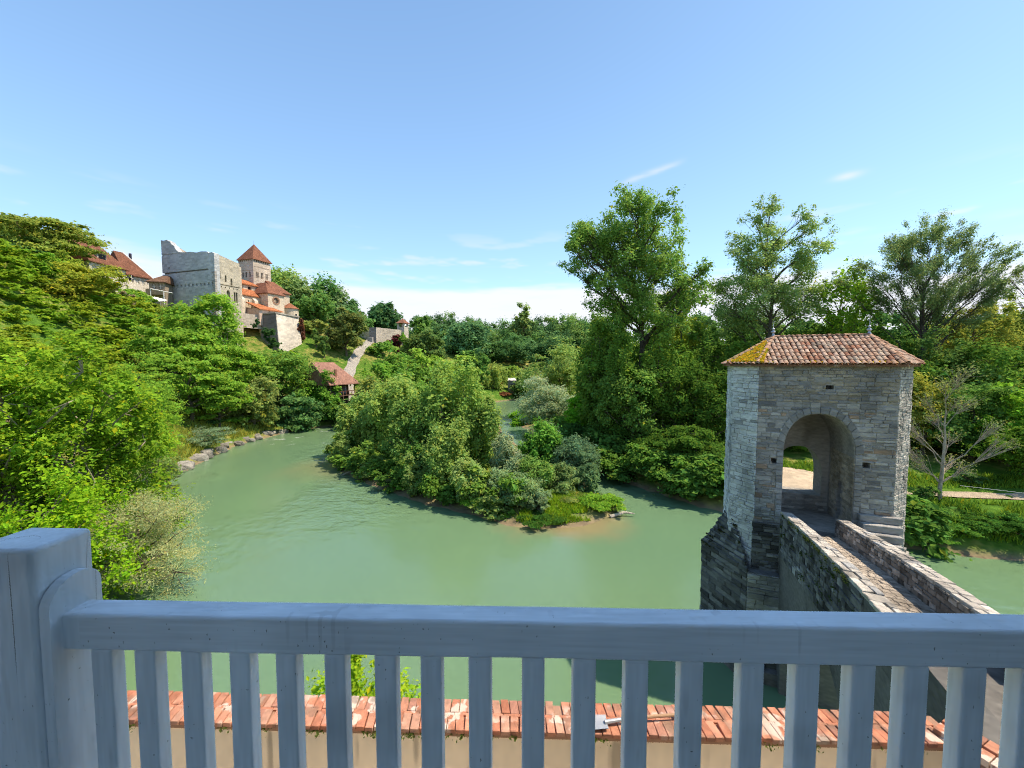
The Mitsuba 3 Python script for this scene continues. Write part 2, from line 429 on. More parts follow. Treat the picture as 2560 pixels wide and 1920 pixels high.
clearing = Polygon([(22.5, 35.5), (24.3, 33.0), (27, 32.0), (31, 31.0), (33.5, 33.5), (32, 38.5), (28, 40.5), (24, 39.5)])


def ground_z(x, y):
    return float(height(x, y)[0])


def drape(line, width, lift, name, bsdf, color, **kw):
    l = LineString(line)
    n = int(l.length / 1.0)
    pts = np.array([l.interpolate(i / n, normalized=True).coords[0] for i in range(n + 1)])
    tdir = np.gradient(pts, axis=0); tdir /= np.linalg.norm(tdir, axis=1, keepdims=True)
    nrm = np.stack([-tdir[:, 1], tdir[:, 0]], 1)
    offs = np.linspace(-.5, .5, 7)
    v = []
    for o in offs:
        qq = pts + nrm * (o * width * (1 + .08 * np.sin(np.arange(n + 1) * .7))[:, None])
        v.append(np.column_stack([qq, np.zeros(n + 1)]))
    v = np.array(v)
    zc = np.array([[ground_z(*p[:2]) for p in row] for row in v])
    v[..., 2] = zc + lift
    m, k = n + 1, len(offs)
    f = []
    for i in range(k - 1):
        for j in range(m - 1):
            f += [[i * m + j, (i + 1) * m + j, (i + 1) * m + j + 1], [i * m + j, (i + 1) * m + j + 1, i * m + j + 1]]
    f = np.array(f)
    vv = v.reshape(-1, 3)
    if np.cross(vv[f[0, 1]] - vv[f[0, 0]], vv[f[0, 2]] - vv[f[0, 0]])[2] < 0:
        f = f[:, ::-1]
    put(name, (vv, f), bsdf, color=color, smooth=True, **kw)


drape([(-40, 97), (-44.5, 104), (-48, 113), (-51, 124), (-53.5, 137), (-55, 151)], 2.9, 0.2, 'path', 'dirt', (.30, .28, .245), kind='structure', label='pale gravel path climbing the grassy hillside')
drape([(21, 43), (26, 37.5), (33, 34), (44, 31.5), (60, 28)], 1.5, 0.07, 'path', 'dirt', (.36, .30, .22), kind='structure', label='sandy footpath along the far bank behind the gate tower')

cl_pts = np.array([(x, y) for x in np.arange(22, 34.1, .6) for y in np.arange(30.5, 41, .6)])
cin = shapely.contains(clearing.buffer(.3), shapely.points(cl_pts[:, 0], cl_pts[:, 1]))
cl_pts = cl_pts[cin]
from scipy.spatial import Delaunay
dl = Delaunay(cl_pts)
cz = height(cl_pts[:, 0], cl_pts[:, 1]) + .10
ctri = dl.simplices[[clearing.buffer(.3).contains(shapely.Point(*cl_pts[t].mean(0))) for t in dl.simplices]]
cv = np.column_stack([cl_pts, cz])
nz = np.cross(cv[ctri[:, 1]] - cv[ctri[:, 0]], cv[ctri[:, 2]] - cv[ctri[:, 0]])[:, 2]
ctri[nz < 0] = ctri[nz < 0][:, ::-1]
put('sandy_ground', (cv, ctri), 'dirt', color=(.44, .36, .26), smooth=True, kind='structure', label='sandy clearing on the far bank seen through the tower arch')

# ------------------------------------------------------------------ foliage


FOLIAGE = np.array([2.45, 2.28, 1.85])


def leaf_quads(P, N, size, rng, aspect=.62, fold=.12, tdir=None):
    n = len(P)
    N = N / (np.linalg.norm(N, axis=1, keepdims=True) + 1e-9)
    t = rng.normal(size=(n, 3)) if tdir is None else tdir + rng.normal(size=(n, 3)) * .25
    t -= (t * N).sum(1, keepdims=True) * N
    t /= np.linalg.norm(t, axis=1, keepdims=True) + 1e-9
    b = np.cross(N, t)
    s = (size * np.clip(rng.lognormal(-.08, .38, n), .4, 2.0))[:, None]
    v = np.stack([P - t * s * .5, P + b * s * aspect * .5 + N * s * fold, P + t * s * .5, P - b * s * aspect * .5 + N * s * fold], 1).reshape(-1, 3)
    k = np.arange(n)[:, None] * 4
    f = np.stack([k + [0, 1, 2], k + [0, 2, 3]], 1).reshape(-1, 3)
    return v, f


def leaf_colors(col, n, rng, mult=None, var=.2, dry=.02):
    col = np.asarray(col, float) * FOLIAGE
    m = rng.uniform(1 - var, 1 + var, n)
    if mult is not None:
        m = m * mult
    c = col[None] * m[:, None]
    h = rng.normal(0, .10, n)[:, None]
    c = c * np.concatenate([1 + h, np.ones((n, 1)), 1 - h], 1)
    d = rng.random(n) < dry
    c[d] = c[d] * [1.7, 1.1, .7]
    return np.clip(c, .005, .6)


def crown_leaves(rng, center, rad, nl, leaf, lobes=14, clump=.30, flat=.65, bottom=-1.0, spread=.55, hole=0.0, droop=0.0):
    """Leaves of a lobed crown. center, rad: 3-vectors. Returns P, N, mult, lobe centres."""
    k = np.arange(lobes)
    phi = k * 2.39996 + rng.uniform(0, 6.28)
    zz = np.linspace(-.85, .97, lobes) + rng.normal(0, .08, lobes)
    zz = np.clip(zz, -.95, .98)
    ring = np.sqrt(np.maximum(1 - zz ** 2, 0.02))
    D = np.stack([ring * np.cos(phi), ring * np.sin(phi), zz], 1)
    rr = rng.uniform(.40, .84, lobes)[:, None] * np.array([1, 1, 1.0])
    L = D * rr
    L = np.vstack([L, rng.normal(0, .18, (max(2, lobes // 6), 3))])
    R = rng.uniform(.18, .46, len(L)) * (14 / max(lobes, 8)) ** .25
    mult_l = rng.uniform(.86, 1.14, len(L))
    w = R ** 2
    nc = max(20, int(nl / 75))
    li = rng.choice(len(L), nc, p=w / w.sum())
    cd = rng.normal(size=(nc, 3)); cd[:, 2] += .35
    cd /= np.linalg.norm(cd, axis=1, keepdims=True)
    C = L[li] + cd * (R[li] * rng.uniform(.65, 1.06, nc))[:, None]
    dist = np.linalg.norm(C[:, None] - L[None], axis=2) / R[None]
    dist[np.arange(nc), li] = 9
    keep = (dist.min(1) > .62) & (C[:, 2] > bottom)
    if hole > 0:
        keep &= meshkit.noise(C * 3.1 + rng.uniform(0, 50, 3)) > hole
    C, li = C[keep], li[keep]
    nc = len(C)
    mc = mult_l[li] * rng.uniform(.88, 1.12, nc)
    ci = rng.integers(0, nc, nl)
    o = rng.normal(size=(nl, 3)) * np.array([1, 1, flat]) * (clump * .85 * R[li[ci]] * rng.uniform(.5, 1.4, nl))[:, None]
    P = C[ci] + o
    out = P - L[li[ci]]
    out /= np.linalg.norm(out, axis=1, keepdims=True) + 1e-9
    N = out * .55 + np.array([0, 0, .55]) + rng.normal(size=(nl, 3)) * .42
    P = np.asarray(center) + P * np.asarray(rad)
    if droop:
        P[:, 2] -= droop * rng.random(nl) ** 2
    return P, N, mc[ci], np.asarray(center) + L * np.asarray(rad), np.asarray(center) + C * np.asarray(rad), li


def limbs(rng, base, top, r, lobes_c, clumps_c, li, twigs=60):
    """Trunk and limbs reaching the crown's lobes, with a few twigs."""
    base, top = np.asarray(base, float), np.asarray(top, float)
    segs, n = [], 6
    path = [base + (top - base) * t + np.array([rng.normal(0, r * .5), rng.normal(0, r * .5), 0]) * (0 < i < n) for i, t in enumerate(np.linspace(0, 1, n + 1))]
    for i in range(n):
        segs.append((path[i], path[i + 1], r * (1.25 if i == 0 else 1) * (1 - .8 * i / n), r * (1 - .8 * (i + 1) / n)))
    H = top[2] - base[2]
    for c in lobes_c:
        d = np.linalg.norm((c - base)[:2])
        t = np.clip((c[2] - base[2] - d * .75) / max(H, .1), .22, .95)
        s = base + (top - base) * t
        mid = (s + c) / 2 + np.array([0, 0, -.06 * d]) + rng.normal(0, .05 * d + .02, 3)
        rr = r * (1 - .75 * t) * .55
        segs += [(s, mid, rr, rr * .7), (mid, c, rr * .7, rr * .3)]
    for k in rng.choice(len(clumps_c), min(twigs, len(clumps_c)), replace=False):
        c = lobes_c[li[k]]
        segs.append((c, clumps_c[k], r * .09 + .01, r * .03 + .005))
    return tubes(segs, 6)


BARK = (.13, .105, .08)


def tree(name, label, cat, base, top_z, half_w, nl, leaf, col, seed, group=None, lobes=14, cb=0.15, bark=BARK, trunk_r=None, hole=0.0, flat=.65, clump=.30, dry=.02, lean=(0, 0), droop=0.0, twigs=40, var=.2, half_d=None, aspect=.62):
    rng = np.random.default_rng(seed)
    base = np.asarray(base, float)
    H = top_z - base[2]
    zb = base[2] + H * cb
    center = np.array([base[0] + lean[0], base[1] + lean[1], (zb + top_z) / 2])
    rad = np.array([half_w, half_d or half_w, (top_z - zb) / 2]) * np.array([1.12, 1.12, 1.08])
    P, N, m, lc, cc, li = crown_leaves(rng, center, rad, nl, leaf, lobes=lobes, clump=clump, flat=flat, hole=hole, droop=droop)
    gz = height(P[:, 0], P[:, 1]) if H < 6 and False else None
    v, f = leaf_quads(P, N, leaf, rng, aspect)
    c = leaf_colors(col, nl, rng, m, var, dry)
    key = thing(name, label, cat, group)
    r = trunk_r or max(.08, .018 * H + .02 * half_w)
    tb = limbs(rng, base - [0, 0, .3], [center[0], center[1], zb + (top_z - zb) * .75], r, lc, cc, li, twigs)
    put('trunk', tb, 'bark', key, color=bark)
    put('crown', (v, f), 'leaf', key, color=np.repeat(c, 4, 0))
    return key


def tree_px(name, label, cat, sx, top, hw, Y, nl, col, seed, leaf=None, base=None, **kw):
    """A tree in the photograph's column sx at distance Y, its top at pixel row top, half width hw pixels."""
    p = at(sx, top, Y)
    x, y = p[0], p[1]
    b = (x, y, max(ground_z(x, y), -.5)) if base is None else (x, y, base)
    return tree(name, label, cat, b, p[2], hw * Y / FOC, nl, leaf or 0.0068 * Y, col, seed, **kw)


BRIGHT, YELLOW, MID, DARK = (.115, .235, .022), (.165, .215, .025), (.062, .135, .022), (.034, .082, .020)
SILVER, OLIVE, BLUE, LIME = (.18, .245, .165), (.105, .145, .045), (.075, .135, .085), (.15, .26, .02)
PALE = (.21, .245, .14)

# ------------------------------------------------------------------ masonry pieces


def stone_piece(outer, inward, o, e1, n, proud, back, bev):
    """A stone with chamfered face: outline outer [(a, z)] on the plane o + a e1 + z, outward normal n."""
    p = np.asarray(outer, float)
    c = p.mean(0)
    d = c - p
    L = np.linalg.norm(d, axis=1, keepdims=True) + 1e-9
    top = p + d / L * np.minimum(bev * 1.6, L * .4)
    k = len(p)
    up = np.array([0, 0, 1.0])
    to3 = lambda q, h: o + q[:, :1] * e1 + q[:, 1:2] * up + n * h
    v = np.vstack([to3(p, -back), to3(p, proud - bev), to3(top, proud), to3(c[None], proud * 1.03)])
    j = np.arange(k)
    j2 = (j + 1) % k
    f = np.vstack([np.stack([j, j2, j2 + k], 1), np.stack([j, j2 + k, j + k], 1), np.stack([j + k, j2 + k, j2 + 2 * k], 1), np.stack([j + k, j2 + 2 * k, j + 2 * k], 1), np.stack([j + 2 * k, j2 + 2 * k, np.full(k, 3 * k)], 1)])
    v0, v1, v2 = v[f[-1, 0]], v[f[-1, 1]], v[f[-1, 2]]
    if np.cross(v1 - v0, v2 - v0) @ n < 0:
        f = f[:, ::-1]
    return v, f


def stones(region, o, e1, n, rng, row=(.14, .28), length=(.25, .7), gap=.018, proud=(.012, .045), colf=None, slope=0.0):
    """Courses of stones over the region (shapely polygon in (a, z)). Returns [(area, mesh, colour)]."""
    o, e1, n = np.asarray(o, float), np.asarray(e1, float), np.asarray(n, float)
    a0, z0, a1, z1 = region.bounds
    out, z = [], z0 - slope * 0
    while z < z1 - .04:
        h = rng.uniform(*row)
        a = a0 - rng.uniform(0, .3)
        while a < a1:
            L = rng.uniform(*length) * (1.25 if h > np.mean(row) else .85)
            g = gap * .5
            sub = [(a, z, a + L, z + h)]
            if h > row[0] * 1.45 and rng.random() < .22:      # some places hold two thin stones
                zz = z + h * rng.uniform(.4, .6)
                sub = [(a, z, a + L, zz), (a, zz, a + L, z + h)]
            for (q0, w0, q1, w1) in sub:
                jt = lambda: rng.uniform(-.019, .019)
                pts = [(q0 + g + jt(), w0 + g + jt() * .6), (q1 - g + jt(), w0 + g + jt() * .6), (q1 - g + jt(), w1 - g + jt() * .6), (q0 + g + jt(), w1 - g + jt() * .6)]
                piece = Polygon(pts)
                if not piece.is_valid:
                    continue
                if not region.contains(piece):
                    piece = piece.intersection(region)
                    if piece.geom_type == 'MultiPolygon':
                        piece = max(piece.geoms, key=lambda x: x.area)
                    if piece.is_empty or piece.geom_type != 'Polygon' or piece.area < .004:
                        continue
                    piece = piece.simplify(.012)
                xy = np.array(piece.exterior.coords)[:-1]
                if len(xy) < 3:
                    continue
                ctr = xy.mean(0)
                col = colf(ctr[0], ctr[1], rng)
                out.append((piece.area, stone_piece(xy, True, o, e1, n, rng.uniform(*proud), .03, .010), col))
            a += L
        z += h
    return out


def place_pieces(holder, kind, pieces, bsdf, limit=300, rest='masonry'):
    pieces = sorted(pieces, key=lambda x: -x[0])
    for _, m, c in pieces[:limit]:
        put(kind, m, bsdf, holder, color=c)
    if pieces[limit:]:
        ms = [m for _, m, _ in pieces[limit:]]
        cols = np.vstack([np.repeat([c], len(m[0]), 0) for _, m, c in pieces[limit:]])
        put(rest, join(ms), bsdf, holder, color=cols, kind='stuff')


# ------------------------------------------------------------------ gate tower on the old bridge
rng = np.random.default_rng(11)
WALK = 6.9
A_ = np.array([10.92, 17.0]); B_ = np.array([15.43, 15.3])
tw = Frame((A_ + B_) / 2, B_ - A_)
HW = np.linalg.norm(B_ - A_) / 2
octo = [(-HW, 0), (HW, 0), (HW + .83, .94), (HW + .83, 2.54), (HW, 3.48), (-HW, 3.48), (-HW - .83, 2.54), (-HW - .83, .94)]
EAVE = 13.93
front_arch = arch_outline(-.15, 1.245, WALK - .02, 10.2, 11.85)
back_arch = arch_outline(-.12, .95, WALK + .74, 8.75, 10.0)
core = prism(octo, 4.6, EAVE)
core -= along(front_arch, -1, 2.45)
core -= along(back_arch, 2.3, 5)
core -= mbox(.9, 1.42, 1.05, 1.5, WALK, 8.75)                      # door niche in the passage's right side
for a, z in ((-1.72, 9.7), (1.49, 9.8)):
    core -= mbox(a - .13, a + .13, -.5, .45, z - .12, z + .12)
core -= mbox(.02, .3, -.5, .4, 12.9, 13.08)
core -= mbox(-.95, -.85, -.5, .3, 13.22, 13.33)
tower = thing('gate_tower', 'grey stone gate tower with pointed arch and tiled hip roof on the old bridge', 'tower')
put('wall', tw.w(core), 'stone', tower, color=(.34, .33, .305))


def front_colour(a, z, rng):
    c = np.array([.30, .292, .275]) * rng.uniform(.82, 1.2)
    n = meshkit.fbm(np.array([[a * .8 + 7, z * .8, 2.0]]), 3, 5)[0]
    r = rng.random()
    if z > 12.3 and r < .5:
        c = np.array([.37, .33, .265]) * rng.uniform(.75, 1.15)
    elif r < .08:
        c = np.array([.36, .27, .20]) * rng.uniform(.8, 1.1)
    elif r < .3:
        c = np.array([.41, .40, .37]) * rng.uniform(.85, 1.1)
    elif r < .36:
        c = np.array([.19, .19, .19])
    return c * (.7 + .62 * n)


front = Polygon([(-HW, 5.2), (HW, 5.2), (HW, EAVE), (-HW, EAVE)]).difference(Polygon(front_arch).buffer(.26)).difference(Polygon([(-1.4, 4), (1.1, 4), (1.1, 7), (-1.4, 7)]))
holes = shapely.union_all([sbox(a - .15, z - .14, a + .15, z + .14) for a, z in ((-1.72, 9.7), (1.49, 9.8), (.16, 12.99))])
front = front.difference(holes)
up3 = np.array([0, 0, 1.0])
tp = stones(front, tw.p(0, 0, 0), tw.e1, -tw.e2, rng, row=(.09, .235), length=(.2, .56), gap=.02, proud=(.006, .05), colf=front_colour)
# voussoirs round the arch
ao = np.array(arch_outline(-.15, 1.245, WALK, 10.2, 11.85, n=8))[2:]
cc = np.array([-.15, 9.9])
for i in range(len(ao) - 1):
    p0, p1 = ao[i], ao[i + 1]
    d0, d1 = (p0 - cc) / np.linalg.norm(p0 - cc), (p1 - cc) / np.linalg.norm(p1 - cc)
    s = .03
    quad = [p0 * (1 - s) + p1 * s + d0 * .02, p1 * (1 - s) + p0 * s + d1 * .02, p1 * (1 - s) + p0 * s + d1 * .30, p0 * (1 - s) + p1 * s + d0 * .30]
    tp.append((.2, stone_piece(quad, True, tw.p(0, 0, 0), tw.e1, -tw.e2, .05, .04, .012), np.array([.255, .255, .25]) * rng.uniform(.8, 1.2)))
for side in (-1, 1):                                                # jamb blocks beside the passage
    z = WALK + .05
    while z < 10.15:
        h = rng.uniform(.2, .32)
        w = rng.uniform(.2, .26)
        e = -.15 + side * 1.265
        q = sorted((e, e + side * w))
        tp.append((.09, stone_piece([(q[0], z + .01), (q[1], z + .01), (q[1], min(z + h, 10.2) - .01), (q[0], min(z + h, 10.2) - .01)], True, tw.p(0, 0, 0), tw.e1, -tw.e2, .045, .04, .012), np.array([.30, .30, .295]) * rng.uniform(.8, 1.25)))
        z += h
pale = lambda a, z, rng: np.array([.68, .69, .69]) * rng.uniform(.8, 1.1) * (1 if rng.random() > .08 else .6) * (.78 + .22 * min(1, max(0, (z - 4.5) / 3)))
warm = lambda a, z, rng: np.array([.50, .475, .43]) * rng.uniform(.75, 1.15)


def face_stones(i, j, z0, z1, colf, row, length, seed, drop=0.0):
    p, q = np.array(octo[i], float), np.array(octo[j], float)
    L = np.linalg.norm(q - p)
    e1 = tw.e1 * (q - p)[0] / L + tw.e2 * (q - p)[1] / L
    n = np.cross(e1, up3)
    return stones(sbox(0, z0, L, z1), tw.p(p[0], p[1], 0), e1, n, np.random.default_rng(seed), row=row, length=length, colf=colf)


tp += face_stones(7, 0, 4.6, EAVE, pale, (.10, .24), (.2, .5), 21)
tp += face_stones(1, 2, 4.9, EAVE, warm, (.11, .2), (.2, .42), 22)
place_pieces(f'{tower}__wall', 'stone', tp, 'stone')
extra = face_stones(6, 7, 4.6, EAVE, pale, (.12, .24), (.25, .5), 23) + face_stones(2, 3, 4.6, EAVE, warm, (.12, .24), (.25, .5), 24)
# rough courses inside the passage (right side and back wall)
pas = stones(sbox(.0, WALK, 2.3, 10.1), tw.p(-.15 + 1.245, 0, 0), tw.e2, -tw.e1, np.random.default_rng(31), row=(.09, .17), length=(.2, .5), proud=(.004, .02), colf=lambda a, z, r: np.array([.40, .35, .27]) * r.uniform(.7, 1.2))
pas = [s for s in pas if not (.95 < s[1][0][:, :2].mean(0) @ tw.e2[:2] - (tw.o @ tw.e2) < 1.6 and s[1][0][:, 2].mean() < 8.85)]
low = stones(sbox(-1.38, WALK, 1.08, WALK + .72), tw.p(0, 2.45, 0), tw.e1, -tw.e2, np.random.default_rng(32), row=(.1, .17), length=(.2, .5), proud=(.004, .03), colf=lambda a, z, r: np.array([.40, .39, .36]) * r.uniform(.6, 1.2))
put('side_masonry', join([m for _, m, _ in extra + pas + low]), 'stone', tower, color=np.vstack([np.repeat([c], len(m[0]), 0) for _, m, c in extra + pas + low]), kind='stuff')
put('door', tw.w(mbox(1.30, 1.36, 1.07, 1.48, WALK, 8.72)), 'plain', tower, color=(.10, .09, .08))

# roof: eave octagon, ridge, tiles
RZ = 15.17
R0, R1 = (-1.52, 1.74), (2.08, 1.74)
ov = .21
eave = np.array(m3.CrossSection([np.array(octo)]).offset(ov, m3.JoinType.Miter).to_polygons()[0])
eave = eave[np.argsort(np.arctan2(eave[:, 1] - 1.74, eave[:, 0]))]
EZ = 13.95
slab_pts = [(x, y, EZ - .09) for x, y in eave] + [(x, y, EZ - .01) for x, y in eave] + [(*R0, RZ - .08), (*R1, RZ - .08)]
roof = put('roof', tw.w(hull(slab_pts)), 'clay', tower, color=(.22, .12, .075))


def tile_mesh(p, udir, ndir, length, r0, r1, k=6, th=.016):
    """A half-round clay tile lying from p up the slope along udir; wide end down."""
    s = np.cross(udir, ndir)
    ang = np.linspace(0, np.pi, k + 1)
    v = []
    for rr, along_, lift in ((r0, 0, .02), (r1, length, .0)):
        for t in (0, th):
            v.append(p + udir * along_ + np.outer(np.cos(ang) * (rr - t), s) + np.outer(np.sin(ang) * (rr - t) * .8 + lift, ndir))
    v = np.vstack(v)
    m = k + 1
    f = []
    for i in range(k):
        f += [[i, i + 1, 2 * m + i + 1], [i, 2 * m + i + 1, 2 * m + i]]
        f += [[m + i + 1, m + i, 3 * m + i], [m + i + 1, 3 * m + i, 3 * m + i + 1]]
        f += [[i + 1, i, m + i], [i + 1, m + i, m + i + 1]]
    return v, np.array(f)


def tiles_on(corners, rng, pitch=.19, course=.30, skipx=None):
    """Tiles on a roof plane: corners = eave start, eave end (3-D, tower axes), then the upper points."""
    P = [np.array(c, float) for c in corners]
    e = P[1] - P[0]; L = np.linalg.norm(e); e /= L
    n = np.cross(e, P[2] - P[0]); n /= np.linalg.norm(n)
    if n[2] < 0:
        n = -n
    u = np.cross(n, e)
    if u[2] < 0:
        u = -u
    loc = np.array([((q - P[0]) @ e, (q - P[0]) @ u) for q in P])
    poly = Polygon(loc).buffer(.03)
    out = []
    for i in range(int(L / pitch) + 1):
        a = (i + .5) * pitch
        for j in range(14):
            y = -.06 + j * course
            if not poly.contains(shapely.Point(a, y + .13 if j else .06)):
                continue
            p = P[0] + e * (a + rng.normal(0, .008)) + u * (y + rng.normal(0, .012)) + n * .035
            uu = u + e * rng.normal(0, .025); uu /= np.linalg.norm(uu)
            wp = tw.w((p[None], np.zeros((0, 3), int)))[0]
            r = .55 * rng.random() + .45 * np.clip((meshkit.fbm(wp * 1.1, 3, 3)[0] - .25) * 2, 0, 1)
            col = np.array([.39, .255, .18]) if r < .4 else np.array([.44, .32, .245]) if r < .7 else np.array([.34, .18, .12]) if r < .85 else np.array([.29, .225, .175])
            out.append(((1 if j else 1.2), tw.w(tile_mesh(p, uu, n, course + .10, .088, .072)), col * rng.uniform(.8, 1.15)))
    return out


E3 = [(x, y, EZ) for x, y in eave]
key_ang = lambda x: math.atan2(x[1] - 1.74, x[0])
idx = {nm: int(np.argmin([np.hypot(x - ox, y - oy) for x, y in eave])) for nm, (ox, oy) in (('fl', octo[0]), ('fr', octo[1]), ('rf', octo[2]), ('rb', octo[3]), ('br', octo[4]), ('bl', octo[5]), ('lb', octo[6]), ('lf', octo[7]))}
g = lambda nm: E3[idx[nm]]
r0, r1 = (*R0, RZ), (*R1, RZ)
tl = tiles_on([g('fl'), g('fr'), r1, r0], rng) + tiles_on([g('lf'), g('fl'), r0], rng) + tiles_on([g('fr'), g('rf'), r1], rng)
tl2 = tiles_on([g('lb'), g('lf'), r0], rng)
tl3 = tiles_on([g('rf'), g('rb'), r1], rng) + tiles_on([g('rb'), g('br'), r1], rng) + tiles_on([g('br'), g('bl'), r0, r1], rng) + tiles_on([g('bl'), g('lb'), r0], rng)


def hip_row(p, q, n_up=(0, 0, 1)):
    p, q = np.array(p, float), np.array(q, float)
    d = q - p; L = np.linalg.norm(d); d /= L
    n = np.array([0, 0, 1.0]) - d * d[2]; n /= np.linalg.norm(n)
    k = int(L / .3)
    return [(1.1, tw.w(tile_mesh(p + d * (i * L / k) + n * .07, d, n, .38, .095, .08)), np.array([.44, .28, .19]) * rng.uniform(.75, 1.15)) for i in range(k)]


tl += hip_row(g('fl'), r0) + hip_row(g('fr'), r1) + hip_row(r0, r1) + hip_row(g('rf'), r1) + hip_row(g('lf'), r0)
place_pieces(roof, 'tile', [(a * 10 - i * 1e-4, m, c) for i, (a, m, c) in enumerate(tl + tl2 + tl3)], 'clay', rest='tiling')
fin_prof = [(r_ * .75, z_ * .66) for r_, z_ in [(.16, 0), (.13, .05), (.085, .22), (.05, .30), (.05, .34), (.10, .37), (.125, .43), (.10, .50), (.04, .53), (.035, .58), (.075, .61), (.085, .65), (.06, .70), (.022, .73), (.018, .95), (.03, .97), (.012, 1.0), (.004, 1.22)]]
for q in (R0, R1):
    w = tw.p(q[0], q[1], RZ + .02)
    put('finial', lathe(fin_prof, *w), 'zinc', tower, smooth=40)
# yellow stonecrop on the left hip and along the gutter
rg = np.random.default_rng(5)
P = []
lf, fl = np.array(g('lf')), np.array(g('fl'))
for k in range(5200):
    s, t = rg.random(), rg.random() ** 1.3 * .8
    base = lf + (fl - lf) * (s * 1.25 - .1)
    q_ = base + (np.array(r0) - base) * t
    if meshkit.noise(q_[None] * 3.2)[0] > .16 + .6 * t:
        P.append(q_ + [0, 0, .10 + rg.random() * .05])
for k in range(900):
    s = rg.random() ** 1.2
    q_ = fl + (np.array(g('fr')) - fl) * s + np.array([0, .02 + .12 * rg.random(), .02])
    if meshkit.noise(q_[None] * 2.3)[0] > .52:
        P.append(q_ + [0, 0, .05 + rg.random() * .05])
P = np.array(P)
Pw = tw.w((P, np.zeros((0, 3), int)))[0]
mv, mf = leaf_quads(Pw, rg.normal(size=P.shape) * .5 + [-.3, -.4, .8], .075, rg, .9)
mc = np.where(rg.random((len(P), 1)) < .35, [[.68, .55, .04]], np.where(rg.random((len(P), 1)) < .6, [[.78, .50, .04]], [[.34, .38, .05]]))
put('moss', (mv, mf), 'leaf', tower, color=np.repeat(mc, 4, 0), kind='stuff', label='yellow stonecrop and moss on the left hip and gutter')

# ------------------------------------------------------------------ bridge: pier, cutwaters, arch, deck and parapets
bridge = thing('stone_bridge', 'old stone footbridge with parapets and pointed pier leading to the gate tower', 'bridge')
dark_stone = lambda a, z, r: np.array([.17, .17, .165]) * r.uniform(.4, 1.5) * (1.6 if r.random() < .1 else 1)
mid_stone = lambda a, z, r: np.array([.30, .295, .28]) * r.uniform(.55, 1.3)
AX = 1.74
low_plan = [(-4.5, AX), (-2.75, -.62), (2.75, -.62), (4.5, AX), (2.75, 4.1), (-2.75, 4.1)]
pier = prism([(-4.3, AX), (-2.7, -.5), (2.7, -.5), (4.46, AX), (2.7, 4.0), (-2.7, 4.0)], -1.5, 4.75)
pier += prism([(a * 1.07, (b - AX) * 1.1 + AX) for a, b in low_plan], -1.6, .55)
put('pier', tw.w(pier), 'stone', bridge, color=(.20, .195, .185))


def pier_face(p, q, z0, z1, colf, seed, row=(.16, .3), length=(.3, .8)):
    p, q = np.array(p, float), np.array(q, float)
    L = np.linalg.norm(q - p)
    e1 = tw.e1 * (q - p)[0] / L + tw.e2 * (q - p)[1] / L
    return stones(sbox(0, z0, L, z1), tw.p(p[0], p[1], 0), e1, np.cross(e1, up3), np.random.default_rng(seed), row=row, length=length, proud=(.01, .07), colf=colf)


streak = lambda a, z, r: (np.array([.44, .44, .43]) if meshkit.noise(np.array([[a * 1.5 + 3, z * .25, 1.0]]))[0] > .52 else np.array([.12, .125, .12])) * r.uniform(.6, 1.25)
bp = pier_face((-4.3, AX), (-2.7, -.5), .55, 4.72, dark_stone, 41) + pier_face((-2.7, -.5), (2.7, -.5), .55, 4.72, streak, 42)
# stepped caps of the two cutwaters: shrinking courses up to the tower's side
pc = []
for side in (-1, 1):
    n = 9
    for k in range(n):
        t0 = k / n
        z0 = 4.72 + k * .205
        tip = -4.34 + (4.34 - HW - .80) * t0 ** .95
        ha = .50 * (1 - t0)
        pf = (-2.7 - .35 * t0, -.5 + 1.4 * t0)
        pb = (-2.7 - .35 * t0, 4.0 - 1.4 * t0)
        plan = [(tip, AX), pf, pb]
        if side > 0:
            plan = [(-x, y) for x, y in plan]
        # each course split into blocks along its edge
        m = prism(plan, z0, z0 + .205)
        cuts = sorted(rng.uniform(-.2, .2) + c for c in (-4.2, -3.7, -3.2, -2.7))
        v, f = vf(m)
        v = v + rng.normal(0, .03, v.shape)
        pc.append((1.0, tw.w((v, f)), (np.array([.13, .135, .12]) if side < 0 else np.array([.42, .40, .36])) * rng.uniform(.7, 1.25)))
        e = np.array(plan[1 if side < 0 else 0]), np.array(plan[0 if side < 0 else 1])
        pp, qq = (plan[0], plan[1]) if side < 0 else (plan[1], plan[0])
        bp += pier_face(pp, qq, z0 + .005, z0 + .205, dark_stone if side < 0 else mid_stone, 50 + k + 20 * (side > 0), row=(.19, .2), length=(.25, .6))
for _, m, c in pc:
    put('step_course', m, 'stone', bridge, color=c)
# wall between the tower's foot and the pier, and the short flight at the front right
foot = prism([(-3.25, .9), (-2.5, -.1), (2.5, -.1), (3.25, .9), (3.25, 2.6), (2.5, 3.6), (-2.5, 3.6), (-3.25, 2.6)], 4.6, 5.6)
put('plinth', tw.w(foot), 'stone', bridge, color=(.30, .295, .28))
bp += pier_face((-3.25, .9), (-2.5, -.1), 4.7, 5.6, pale, 71, row=(.12, .22), length=(.2, .5)) + pier_face((-2.5, -.1), (-1.3, -.1), 4.7, 6.9, dark_stone, 72, row=(.12, .22), length=(.2, .5))
for k in range(5):
    put('step', tw.w(cbox(1.28, 2.66 - .10 * k, -.22 - .27 * k, .02, 7.80 - .29 * (k + 1), 7.80 - .29 * k - .008, .02)), 'stone', bridge, color=np.array([.36, .35, .33]) * rng.uniform(.85, 1.1))

